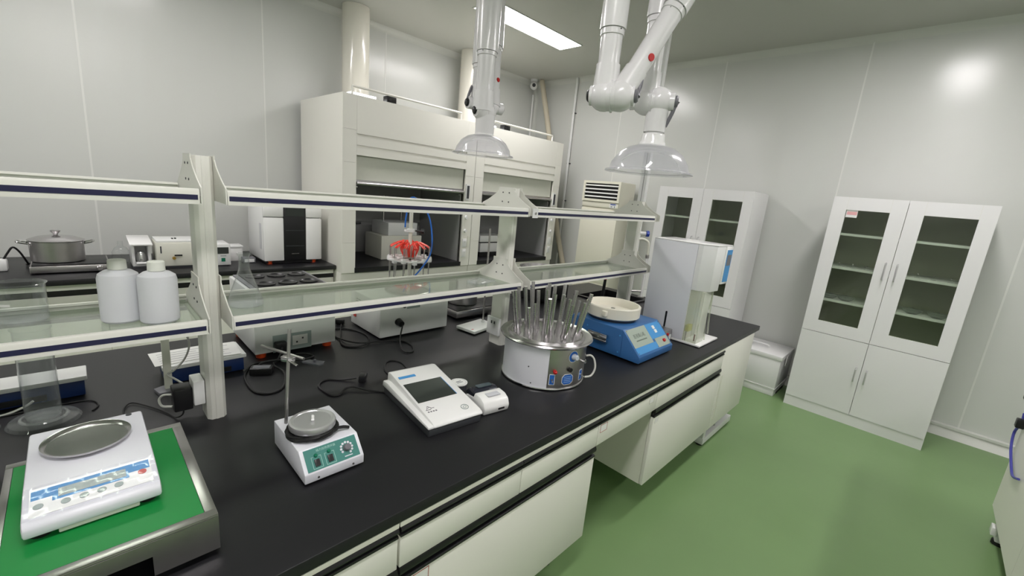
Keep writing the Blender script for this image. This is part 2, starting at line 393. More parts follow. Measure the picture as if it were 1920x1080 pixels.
def shelf(x0, x1, zb, label):
    t = thing('reagent_shelf', label, 'shelf', (0, 0, 0), 0, 'glass reagent shelves')
    def rail(y, s):
        def fn(b):
            b.prism([(y, zb-.004), (y+s*.022, zb-.004), (y+s*.022, zb+.001), (y+s*.010, zb+.006), (y+s*.008, zb+.026), (y+s*.016, zb+.030), (y+s*.014, zb+.036), (y+s*.003, zb+.036), (y, zb+.030)], 'x', x0, x1)
            b.box(x0+.004, y-s*.0008, zb+.0075, x1-.004, y+s*.001, zb+.0205, 1)
            for xx in (x0, x1): b.cyl((xx-.003, y+s*.006, zb+.018), (xx+.003, y+s*.006, zb+.018), .003, mi=2, seg=8)
        return fn
    part('front_rail', [POST, NAVY, STEELD], t, rail(1.40, 1)); part('back_rail', [POST, POST, STEELD], t, rail(1.734, -1))
    part('glass_panel', SHELFG, t, lambda b: b.box(x0+.002, 1.4105, zb+.012, x1-.002, 1.7235, zb+.018))
    part('end_channel', POST, t, lambda b: b.box(x0+.001, 1.423, zb+.001, x0+.008, 1.711, zb+.011)); part('end_channel', POST, t, lambda b: b.box(x1-.008, 1.423, zb+.001, x1-.001, 1.711, zb+.011))
UZ, LZ = 1.497, 1.134
for (x0, x1, zn) in ((-.988, .2385, 'left'), (.3015, 1.5255, 'middle'), (1.5885, 2.8085, 'right')):
    shelf(x0, x1, UZ, 'upper glass shelf with navy striped rail, %s span' % zn); shelf(x0, x1, LZ, 'lower glass shelf with navy striped rail, %s span' % zn)

# ================================================================ fume hoods on the back wall
HZ = .83
def hood(x0, label, duct_x):
    t = thing('fume_hood', label, 'fume hood', (x0, 3.55, 0), 0, 'fume hoods along the back wall')
    Wd, D = 1.402, .90; L = .118
    part('base_cabinet', CREAM, t, lambda b: [b.box(0, .03, 0, Wd, D, .785), b.box(.0, .015, .66, .698, .03, .785), b.box(.703, .015, .66, Wd, .03, .785)], bev=.001)
    for a, c in ((.01, .698), (.703, 1.39)):
        part('door', CREAM, t, lambda b: b.box(a, .012, .08, c, .0295, .65), bev=.001)
    part('work_surface', BLACKTOP, t, lambda b: b.box(L-.005, -.005, .7855, Wd-L+.005, D-.03, HZ))
    part('side_wall', CREAM, t, lambda b: b.box(0, .02, .7855, .02, D, 2.25)); part('side_wall', CREAM, t, lambda b: b.box(Wd-.02, .02, .7855, Wd, D, 2.25))
    part('roof', CREAM, t, lambda b: b.box(.0205, .02, 2.235, Wd-.0205, D, 2.25))
    part('corner_post', CREAM, t, lambda b: [b.box(0, 0, .786, L, .019, 1.05), b.box(0, 0, 1.0515, L, .019, 1.72), b.box(0, 0, 1.7215, L, .019, 1.98), b.box(0, 0, 1.9815, L, .019, 2.25)])
    rp = part('corner_post', CREAM, t, lambda b: [b.box(Wd-L, 0, .786, Wd, .019, 1.72), b.box(Wd-L, 0, 1.7215, Wd, .019, 1.98), b.box(Wd-L, 0, 1.9815, Wd, .019, 2.25)])
    part('display', [WHITE, DGREY], rp, lambda b: [b.box(Wd-L+.012, -.012, 1.48, Wd-L+.062, -.0003, 1.64), b.box(Wd-L+.022, -.0135, 1.495, Wd-L+.052, -.012, 1.625, 1)], 'white framed dark control display')
    for z in (.88, .99): part('socket_outlet', WHITE, rp, lambda b: [b.box(Wd-L+.012, -.010, z, Wd-L+.062, -.0003, z+.085), b.box(Wd-L+.022, -.012, z+.05, Wd-L+.052, -.010, z+.07)], bev=.002)
    for z in (1.16, 1.30): part('gas_valve_cover', WHITE, rp, lambda b: b.cyl((Wd-L+.04, -.0003, z), (Wd-L+.04, -.018, z), .020, .016))
    part('cup_hook_panel', CREAM2, rp, lambda b: b.box(Wd-L+.078, -.003, .98, Wd-L+.108, -.0003, 1.10))
    part('front_fascia', CREAM, t, lambda b: [b.box(L+.001, 0, 1.955, Wd-L-.001, .019, 2.25), b.box(L+.001, 0, 1.865, Wd-L-.001, .019, 1.935), b.box(L+.001, 0, 1.785, Wd-L-.001, .019, 1.845), b.box(L+.001, .012, 1.845, Wd-L-.001, .018, 1.955)])
    sh = part('sash', SASH, t, lambda b: b.box(L+.003, .03, 1.585, Wd-L-.003, .045, 1.90))
    part('sash_handle', STEEL, sh, lambda b: [b.box(L+.003, .012, 1.567, Wd-L-.003, .05, 1.584), b.tube([(L+.006, .004, 1.556), (Wd-L-.006, .004, 1.556)], .013, seg=12)], 'chrome sash pull bar')
    for xx in (L+.015, Wd-L-.05): part('sash_stop', STEEL, sh, lambda b: b.ball((xx, .02, 1.525), .009))
    part('side_liner', LINER, t, lambda b: b.box(L, .05, HZ+.001, L+.012, D-.03, 2.0)); part('side_liner', LINER, t, lambda b: b.box(Wd-L-.012, .05, HZ+.001, Wd-L, D-.03, 2.0))
    part('back_baffle', LINER, t, lambda b: [b.box(L+.013, D-.12, HZ+.04, Wd-L-.013, D-.11, 1.12), b.box(L+.013, D-.12, 1.16, Wd-L-.013, D-.11, 1.85), b.box(L+.013, D-.09, HZ+.001, Wd-L-.013, D-.08, 1.95, 1)])
    part('support_rod', DGREY, t, lambda b: b.cyl((L+.013, D-.135, 1.14), (L+.42, D-.135, 1.14), .009))
    part('top_liner', LINER, t, lambda b: b.box(L+.013, .06, 1.90, Wd-L-.013, D-.125, 1.91))
    r = part('top_railing', CREAM, t, lambda b: [b.tube([(.09, .03, 2.25), (.09, .03, 2.315)], .009, smooth=0), b.tube([(.09, .03, 2.315), (Wd-.20, .03, 2.315)], .010, smooth=0), b.tube([(Wd-.20, .03, 2.25), (Wd-.20, .03, 2.315)], .009, smooth=0)], 'pale rail along the hood roof')
    part('roof_lamp', [WHITE, HLITE], t, lambda b: [b.box(.11, .10, 2.2505, .34, .30, 2.262), b.box(.115, .105, 2.262, .335, .295, 2.285, 1)], 'lit tube lamp housing on the roof')
    part('fan_controller', BLACKP, t, lambda b: [b.box(.41, .05, 2.2505, .50, .12, 2.31), b.cyl((.43, .05, 2.28), (.43, .035, 2.28), .012)], 'black box on the roof', bev=.003)
    d = part('exhaust_duct', DUCT, t, lambda b: [b.cyl((duct_x, .75, 2.2505), (duct_x, .75, CEIL-.002), .125, seg=40)], 'glossy cylindrical exhaust duct')
    return t
h1 = hood(1.577, 'left fume hood with open sash and grey instrument inside', .455)
h2 = hood(2.985, 'right fume hood nearest the air conditioner', .455)
# things inside the hoods
t = thing('digestion_instrument', 'stacked grey box instrument inside the left fume hood', 'instrument', (2.20, 3.98, HZ))
part('lower_housing', CREAM2, t, lambda b: b.box(-.10, -.14, .003, .36, .20, .24), bev=.006)
part('upper_housing', WHITE, t, lambda b: b.box(-.03, -.14, .2405, .30, .20, .37), bev=.006)
part('rack', STEEL, t, lambda b: [b.tube([(.02, .05, .3705), (.02, .05, .62), (.22, .05, .62), (.22, .05, .3705)], .008, smooth=0), b.tube([(.02, .05, .50), (.22, .05, .50)], .007, smooth=0)])
part('foot_plate', DGREY, t, lambda b: b.box(-.09, -.13, 0, .35, .19, .003))
t = thing('drying_tray_instrument', 'white low instrument inside the right fume hood', 'instrument', (3.30, 3.86, HZ))
part('housing', WHITE, t, lambda b: b.box(0, -.12, .055, .34, .2, .16), bev=.008)
part('top_deck', WHITE, t, lambda b: b.box(-.02, -.13, .175, .42, .2, .25), bev=.008)
part('base', BLACKP, t, lambda b: [b.box(.01, -.10, 0, .33, .19, .0545), b.box(.02, -.10, .1605, .32, .19, .1745)])

# ================================================================ wall bench at the back left
ZB = .84
t = thing('worktop', 'black worktop of the wall bench carrying the stockpot and white instruments', 'worktop', (0, 0, 0))
part('countertop', BLACKTOP, t, lambda b: b.box(-3.6, 3.65, ZB-.035, 1.570, 4.52, ZB), bev=.002)
cbn = ['far left wall bench cabinet beyond the frame', 'wall bench cabinet under the stockpot', 'wall bench cabinet under the small white instruments', 'wall bench cabinet beside the fume hood']
for i, x0 in enumerate((-2.35, -1.37, -.39, .59)):
    x1 = x0+.975
    t = thing('wall_bench_cabinet', cbn[i], 'cabinet', (x0, 3.69, 0), 0, 'cabinets under the wall bench')
    part('carcass', CREAM2, t, lambda b: b.box(0, .019, .09, .975, .80, ZB-.036))
    part('top_rail', CREAM, t, lambda b: b.box(0, 0, .765, .975, .0185, ZB-.036))
    part('handle_strip', BLACKP, t, lambda b: b.box(.0, .004, .728, .975, .0185, .7645), 'black pull strip')
    for k in range(2): part('drawer', CREAM, t, lambda b: b.box(.002+k*.488, 0, .60, .486+k*.488, .0185, .7275), bev=.001)
    part('handle_strip', BLACKP, t, lambda b: b.box(.0, .004, .562, .975, .0185, .5995), 'black pull strip')
    for k in range(2): part('door', CREAM, t, lambda b: b.box(.002+k*.488, 0, .09, .486+k*.488, .0185, .5615), bev=.001)
    part('plinth', DGREY, t, lambda b: b.box(0, .06, 0, .975, .075, .0895))

# stockpot on induction cooker
t = thing('induction_cooker', 'flat silver and black induction cooker under the lidded stockpot', 'cooker', (-.04, 4.02, ZB))
part('body', STEELD, t, lambda b: b.box(-.18, -.18, .008, .18, .18, .050), bev=.004)
part('glass_top', BLACKP, t, lambda b: b.box(-.172, -.165, .0502, .172, .172, .056), bev=.001)
part('knob', STEEL, t, lambda b: b.cyl((.13, -.1805, .029), (.13, -.20, .029), .018, .016, bev=.002))
for x in (-.15, .15):
    for y in (-.15, .15): part('foot', BLACKR, t, lambda b: b.cyl((x, y, 0), (x, y, .0079), .012))
t = thing('stockpot', 'large lidded stainless stockpot with two side handles on the induction cooker', 'pot', (-.095, 4.02, ZB+.0562))
part('pot_body', STEELD, t, lambda b: b.lathe([(0, 0), (.118, 0), (.125, .006), (.126, .13), (.130, .133), (.123, .133), (.122, .008), (0, .004)], seg=48))
ld = part('lid', STEEL, t, lambda b: b.lathe([(0, .166), (.04, .164), (.09, .155), (.122, .142), (.132, .137), (.132, .134), (.12, .1345), (0, .155)], seg=48))
part('lid_knob', STEELD, ld, lambda b: b.lathe([(0, .1665), (.010, .1665), (.012, .175), (.022, .188), (.024, .193), (.018, .197), (0, .197)], seg=24))
for s in (-1, 1): part('handle', CHROME, t, lambda b: b.tube([(s*.124, -.035, .115), (s*.155, -.034, .122), (s*.172, -.02, .127), (s*.172, .02, .127), (s*.155, .034, .122), (s*.124, .035, .115)], .006))
t = thing('cable', 'black cable arching up behind the beaker at the left edge of the wall bench', 'cable', (0, 0, 0))
part('cord', BLACKR, t, lambda b: b.tube([(-.33, 4.02, ZB+.07), (-.31, 4.02, ZB+.11), (-.285, 4.02, ZB+.145), (-.26, 4.04, ZB+.11), (-.235, 4.08, ZB+.03), (-.238, 4.2, ZB+.0075), (-.1, 4.3, ZB+.0075)], .0055))
t = thing('plug_adapter', 'white plug adapter at the left edge of the wall bench', 'adapter', (-.345, 4.02, ZB))
part('body', WHITE, t, lambda b: b.box(-.03, -.03, 0, .03, .03, .075), bev=.012)

# small white instruments
t = thing('optical_instrument', 'small white instrument with chrome arched opening on the wall bench', 'instrument', (.31, 3.98, ZB))
part('housing', WHITE, t, lambda b: [b.prism([(-.06, .012), (.14, .012), (.14, .19), (-.06, .16)], 'x', -.052, -.036), b.prism([(-.06, .012), (.14, .012), (.14, .19), (-.06, .16)], 'x', .036, .052), b.box(-.036, .06, .012, .036, .14, .17), b.box(-.036, -.06, .012, .036, .06, .03)], bev=.003)
part('top_cover', WHITEG, t, lambda b: b.prism([(-.085, .160), (.15, .195), (.15, .205), (-.085, .172)], 'x', -.062, .062), bev=.003)
part('chrome_arch', CHROME, t, lambda b: b.lathe([(0, 0), (.028, 0), (.028, .05), (.018, .075), (0, .082)], (0, .01, .031), 24))
part('tray', WHITE, t, lambda b: b.box(-.034, -.085, .031, .034, -.03, .040), bev=.003)
part('base_plate', DGREY, t, lambda b: b.box(-.05, -.06, 0, .05, .14, .0119))
t = thing('round_flask', 'faint clear round flask beside the small white instrument', 'flask', (.215, 4.15, ZB))
part('body', GLASS, t, lambda b: b.lathe([(0, 0), (.035, 0), (.05, .03), (.05, .08), (.035, .11), (.015, .125), (.015, .16)], seg=28))
t = thing('water_bath', 'long pale grey box instrument with gold knob left of the nearest shelf post', 'instrument', (.385, 3.86, ZB))
part('housing', CREAM2, t, lambda b: b.box(0, 0, .015, .33, .24, .185), bev=.006)
part('lid', WHITE, t, lambda b: b.box(.005, .01, .1855, .325, .235, .20), bev=.003)
for k in (.10, .118): part('latch', BLACKP, t, lambda b: b.box(k, .05+k*.3, .2005, k+.010, .075+k*.3, .207))
part('vent', DGREY, t, lambda b: b.box(.022, -.002, .11, .030, -.0002, .16))
part('knob', mat('brass', (210, 170, 90), .25, metal=1), t, lambda b: b.cyl((.095, -.0003, .075), (.095, -.02, .075), .010))
part('lever', BLACKP, t, lambda b: b.box(.10, -.006, .088, .145, -.0003, .098))
part('base', DGREY, t, lambda b: b.box(.01, .01, 0, .32, .23, .0149))
t = thing('temperature_controller', 'small white controller with black display right of the nearest shelf post', 'controller', (.735, 3.86, ZB))
part('housing', WHITE, t, lambda b: b.box(0, 0, .006, .098, .22, .168), bev=.004)
part('display', SCREEN, t, lambda b: b.box(.012, -.002, .095, .085, -.0002, .145))
part('switch', GREENB, t, lambda b: b.box(.035, -.005, .035, .06, -.0002, .062), 'green rocker switch')
part('label_strip', LCD, t, lambda b: b.box(.03, -.0012, .075, .068, -.0002, .082))
part('base', DGREY, t, lambda b: b.box(.01, .01, 0, .09, .21, .0059))
t = thing('carton', 'small white carton beside the temperature controller', 'box', (.85, 4.05, ZB))
part('carton_body', PAPER, t, lambda b: b.box(0, 0, 0, .11, .12, .11), bev=.002); part('carton_lid', WHITE, t, lambda b: b.box(-.005, -.005, .1105, .115, .125, .125), bev=.002)
t = thing('power_strip', 'grey power supply box beside the white tower instrument', 'power supply', (.93, 3.92, ZB)); part('case', GREY, t, lambda b: b.box(0, 0, 0, .09, .07, .045), bev=.004); part('plate', WHITE, t, lambda b: b.box(.01, -.0015, .01, .08, -.0002, .035))
# white tower
t = thing('tower_analyzer', 'tall white tower instrument with black centre column and orange feet', 'instrument', (1.055, 3.82, ZB))
part('housing', WHITE, t, lambda b: b.box(0, .012, .028, .455, .42, .475), bev=.010)
for a, c in ((.0, .150), (.325, .455)):
    part('front_panel', WHITEG, t, lambda b: b.box(a, -.012, .030, c, .0115, .385), 'white front panel', bev=.008)
    part('upper_panel', WHITEG, t, lambda b: b.box(a, -.012, .392, c, .0115, .475), 'white upper panel', bev=.006)
ct = part('centre_column', BLACKP, t, lambda b: b.box(.152, -.010, .030, .323, .0115, .475), 'glossy black centre column', bev=.004)
part('inner_shelf', DGREY, ct, lambda b: b.box(.165, -.012, .15, .31, -.0102, .155)); part('inner_shelf', DGREY, ct, lambda b: b.box(.165, -.012, .28, .31, -.0102, .284))
part('drawer_pull', STEEL, ct, lambda b: b.box(.205, -.016, .085, .265, -.0102, .090)); part('top_screen', SCREEN, ct, lambda b: b.box(.165, -.0122, .40, .31, -.0102, .46))
for x in (.05, .40):
    for y in (.04, .38): part('foot', ORANGE, t, lambda b: b.cyl((x, y, 0), (x, y, .0278), .022, .026))
part('side_vent', mat('light_grey_vent', (200, 201, 204), .5), t, lambda b: b.box(-.0018, .05, .12, -.0002, .10, .33))
part('base_tray', BLACKP, t, lambda b: b.box(.02, .02, .005, .435, .40, .0275))

# ================================================================ glass door cabinets on the right wall
def cabinet_glass(y0, label, xf, tagm):
    t = thing('glass_door_cabinet', label, 'cabinet', (xf, y0, 0), 0, 'tall white cabinets on the right wall')
    Wd, D, Ht = .912, .45, 1.81
    def shell(b):
        b.box(.019, 0, .09, D, .018, Ht); b.box(.019, Wd-.018, .09, D, Wd, Ht); b.box(.019, .018, Ht-.018, D, Wd-.018, Ht); b.box(.019, .018, .09, D, Wd-.018, .108)
        b.box(D-.008, .018, .108, D, Wd-.018, Ht-.018); b.box(.025, .018, .70, D-.008, Wd-.018, .718)
    part('carcass', LAM, t, shell)
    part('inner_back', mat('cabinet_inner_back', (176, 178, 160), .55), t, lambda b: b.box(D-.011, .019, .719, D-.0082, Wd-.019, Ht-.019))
    part('plinth', LAM, t, lambda b: b.box(.006, 0, 0, D, Wd, .0895))
    for z in (.977, 1.25, 1.52): part('inner_shelf', WHITE, t, lambda b: b.box(.03, .0185, z-.009, D-.012, Wd-.0185, z+.009))
    m = Wd/2
    for k in (0, 1):
        a, c = (0.001, m-.0015) if k == 0 else (m+.0015, Wd-.001)
        ga, gc = (.085, .358) if k == 0 else (.55, .815)
        if k == 0: ga, gc = .086, .36
        def fr(b):
            z0, z1, g0, g1 = .702, Ht, .80, 1.712
            b.box(0, a, z0, .0185, ga, z1); b.box(0, gc, z0, .0185, c, z1); b.box(.0, ga, z0, .0185, gc, g0); b.box(.0, ga, g1, .0185, gc, z1)
            for yy in (ga, gc): b.box(-.0006, yy-.0006, g1, 0, yy+.0006, z1, 1)
        d = part('upper_door', [LAM, CREAM2], t, fr)
        part('door_glass', PANE, d, lambda b: b.box(.008, ga, .80, .012, gc, 1.712))
        hy = m-.034 if k == 0 else m+.034
        def hd(z0, z1): return lambda b: b.tube([(0, hy, z0), (-.022, hy, z0+.003), (-.028, hy, z0+.015), (-.028, hy, z1-.015), (-.022, hy, z1-.003), (0, hy, z1)], .0055)
        part('handle', ALU, d, hd(1.212, 1.340), 'bright bow handle')
        e = part('lower_door', LAM, t, lambda b: b.box(0, a, .092, .0185, c, .698))
        part('handle', ALU, e, hd(.375, .485), 'bright bow handle')
        if k == 1 and tagm: part('sticker', [PAPER, mat('pink_print', (225, 170, 172), .5)], d, lambda b: [b.box(.0065, gc-.075, 1.655, .0078, gc-.004, 1.7115), b.box(.0060, gc-.072, 1.675, .0065, gc-.008, 1.70, 1)], 'red and white paper sticker on the glass')
    return t
CAB1 = cabinet_glass(-.253, 'full-height white glass door cabinet on the right wall with a red paper sticker', 4.308, True)
CAB2 = cabinet_glass(1.257, 'white glass door cabinet partly hidden behind the tall white analyser', 4.35, False)
def dish_stack(x, y, z, n, label):
    t = thing('glass_dish', label, 'glass dish', (x, y, z), 0, 'glass dishes in the cabinets')
    part('bowl', GLASS, t, lambda b: b.lathe([(0, 0), (.030, 0), (.052, .018), (.056, .030), (.054, .030), (.050, .019), (.029, .002), (0, .002)], seg=28))
    part('lid', GLASS, t, lambda b: b.lathe([(0, .040), (.05, .034), (.060, .0325), (.060, .0305), (.05, .0315), (0, .037)], seg=28))
    part('lid_knob', GLASS, t, lambda b: b.ball((0, 0, .047), .0065))
def stopper(x, y, z, label):
    t = thing('glass_stopper', label, 'glass stopper', (x, y, z), 0, 'small glass stoppers in the cabinets')
    part('stem', GLASS, t, lambda b: b.lathe([(0, 0), (.016, 0), (.016, .004), (.005, .008), (.004, .022)], seg=16)); part('ball', STEEL, t, lambda b: b.ball((0, 0, .027), .0055))
for i, y in enumerate((.53, .44, .35)): stopper(4.40, y, 1.2592, ['glass stopper on the middle shelf of the stickered door, left', 'glass stopper on the middle shelf of the stickered door, centre', 'glass stopper on the middle shelf of the stickered door, right'][i])
for i, y in enumerate((.05, -.04, -.13)): stopper(4.40, y, 1.2592, ['glass stopper on the middle shelf of the right hand door, left', 'glass stopper on the middle shelf of the right hand door, centre', 'glass stopper on the middle shelf of the right hand door, right'][i])
for i, (y, L) in enumerate(((.54, 'lidded glass dish on the lower shelf of the stickered door, left'), (.43, 'lidded glass dish on the lower shelf of the stickered door, right'), (.02, 'lidded glass dish on the lower shelf of the right hand door, left'), (-.12, 'lidded glass dish on the lower shelf of the right hand door, right'))): dish_stack(4.40, y, .9862, 1, L)
for i, (y, L) in enumerate(((1.95, 'lidded glass dish in the half hidden cabinet, left door'), (1.48, 'lidded glass dish in the half hidden cabinet, right door'))): dish_stack(4.45, y, 1.2592, 1, L)

# ---------------------------------------------------------------- storage box, foreground bench
t = thing('storage_box', 'low white lidded metal storage box on the floor between the two cabinets', 'box', (4.36, .755, 0))
part('body', LAM, t, lambda b: [b.box(0, 0, .075, .44, .49, .345), b.box(.003, .003, 0, .437, .487, .070)], bev=.002)
part('trim_band', WHITEG, t, lambda b: b.box(-.004, -.004, .066, .444, .494, .0745))
ld = part('lid', LAM, t, lambda b: b.box(-.008, -.008, .3455, .448, .498, .385), bev=.004)
part('handle', WHITE, ld, lambda b: b.tube([(.2, .16, .385), (.2, .16, .403), (.2, .19, .41), (.2, .29, .41), (.2, .32, .403), (.2, .32, .385)], .008))
part('latch', WHITEG, t, lambda b: b.box(.15, -.014, .27, .20, -.0085, .36), bev=.002)
part('caster_pad', BLACKR, t, lambda b: b.box(.1, -.002, .0, .34, .0025, .0200))

FY = -.545
t = thing('side_bench_cabinet', 'white cabinet end in the bottom right corner of the picture', 'cabinet', (0, 0, 0))
part('carcass', CREAM, t, lambda b: b.box(1.2, FY-.55, .13, 3.52, FY-.0185, .766)); 
for k in range(3):
    x0 = 1.2+k*.7733; part('door', CREAM, t, lambda b: b.box(x0+.001, FY-.018, .13, x0+.7723, FY, .70))
part('handle_strip', BLACKP, t, lambda b: b.box(1.2, FY-.018, .702, 3.52, FY-.002, .736))
t = thing('worktop', 'black worktop of the bench at the right, beyond the frame', 'worktop'); part('countertop', BLACKTOP, t, lambda b: b.box(1.15, FY-.80, .768, 3.56, FY+.03, .80))
t = thing('leg_frame', 'leg frame with white foot and black pad under the bottom right cabinet', 'leg frame', (3.34, 0, 0))
part('foot_bar', WHITE, t, lambda b: b.box(-.025, FY-.6, .02, .025, FY-.02, .07)); part('upright', WHITE, t, lambda b: b.box(-.02, FY-.3, .0705, .02, FY-.26, .129)); part('end_cap', WHITEG, t, lambda b: b.box(-.03, FY-.0195, .05, .03, FY+.004, .095), bev=.003); part('levelling_pad', BLACKR, t, lambda b: b.cyl((0, FY-.04, 0), (0, FY-.04, .0199), .03))
t = thing('cable', 'violet blue cable looping on the cabinet in the bottom right corner', 'cable')
part('cord', mat('violet_cable', (70, 72, 160), .4), t, lambda b: b.tube([(3.50, FY+.014, .70), (3.50, FY+.012, .64), (3.55, FY+.016, .57), (3.50, FY+.016, .50), (3.40, FY+.01, .44), (3.28, FY+.01, .42), (3.15, FY+.01, .46)], .006))
part('plug', BLACKP, t, lambda b: b.box(3.46, FY+.001, .62, 3.50, FY+.035, .67), bev=.005)

# ================================================================ corner: air conditioner, pipes, camera
t = thing('air_conditioner', 'cream floor-standing air conditioner in the far corner', 'air conditioner', (4.45, 2.69, 0))
part('housing', ACB, t, lambda b: [b.box(.012, 0, .02, .33, .52, 1.83)], bev=.012)
lv = part('air_outlet', [ACB, BLACKR], t, lambda b: [b.frame('x', 0, 1.59, .52, 1.83, .028, -.012, .0118), b.box(.004, .028, 1.618, .0115, .492, 1.802, 1)])
for k in range(4):
    z = 1.645+k*.043
    part('louver', WHITEG, lv, lambda b: b.prism([(-.016, z-.004), (.003, z+.006), (.003, z+.012), (-.016, z+.002)], 'y', .029, .491))
fp = part('front_panel', ACB, t, lambda b: [b.box(0, .004, 1.525, .0115, .516, 1.585), b.box(0, .004, .62, .0115, .516, 1.505)], bev=.003)
def gr(b):
    b.frame('x', .004, .22, .516, .60, .02, .0, .0115)
    for k in range(15): b.box(.003, .024, .245+k*.0235, .0115, .496, .256+k*.0235)
part('intake_grille', ACB, t, gr)
part('rating_sticker', [PAPER, mat('blue_print', (95, 110, 170), .4), LCD], t, lambda b: [b.box(-.0008, .03, 1.528, -.0002, .12, 1.582), b.box(-.0014, .04, 1.562, -.0009, .11, 1.577, 1), b.box(-.0014, .045, 1.533, -.0009, .06, 1.553, 2), b.box(-.0014, .08, 1.537, -.0009, .105, 1.55, 2)])
part('base', DGREY, t, lambda b: b.box(.02, .01, 0, .32, .51, .0195))
t = thing('conduit', 'slim white vertical pipe on the far wall beside the right fume hood', 'pipe', (WX-.03, 3.80, 0), 0)
part('pipe_run', WHITE, t, lambda b: b.cyl((0, 0, .095), (0, 0, CEIL-.005), .017, seg=14))
for z in (1.55, 2.05, 2.7): part('clip', DGREY, t, lambda b: b.box(-.002, -.024, z, .03, .024, z+.014))
t = thing('lagged_pipe', 'beige insulated pipe slanting down the far corner behind the hood', 'pipe')
part('pipe_run', BEIGE, t, lambda b: b.tube([(4.72, 4.33, 3.13), (4.72, 4.30, 3.05), (4.72, 4.10, 2.42), (4.735, 3.95, 1.8), (4.74, 3.80, 1.2), (4.745, 3.62, .70), (4.745, 3.5, .4), (4.745, 3.32, .3), (4.745, 3.28, .15)], .035, seg=14))
t = thing('conduit', 'thin white conduit running down from the security camera in the far corner', 'pipe', (4.77, WY-.032, 0))
part('pipe_run', WHITE, t, lambda b: b.cyl((0, 0, 1.0), (0, 0, 2.98), .014, seg=12))
t = thing('security_camera', 'white dome security camera under the ceiling in the far corner', 'security camera', (4.66, 4.42, CEIL))
part('mount', WHITE, t, lambda b: b.cyl((0, 0, -.03), (0, 0, -.0005), .045, .05)); part('ball_housing', WHITEG, t, lambda b: b.ball((0, 0, -.08), .055, sc=(1, 1, 1)))
part('lens', BLACKP, t, lambda b: b.cyl((-.036, -.036, -.085), (-.045, -.045, -.087), .024))
t = thing('cable_duct', 'white cable duct rising from the island bench end to the ceiling', 'cable duct', (3.32, 1.80, 0))
t.location = (3.47, 1.88, 0)
part('duct_body', WHITE, t, lambda b: b.box(-.022, -.03, BZ+.0005, .022, .03, CEIL-.0005), bev=.002)
part('duct_seam', DGREY, t, lambda b: b.box(-.0235, -.004, BZ+.01, -.0222, -.001, CEIL-.01))

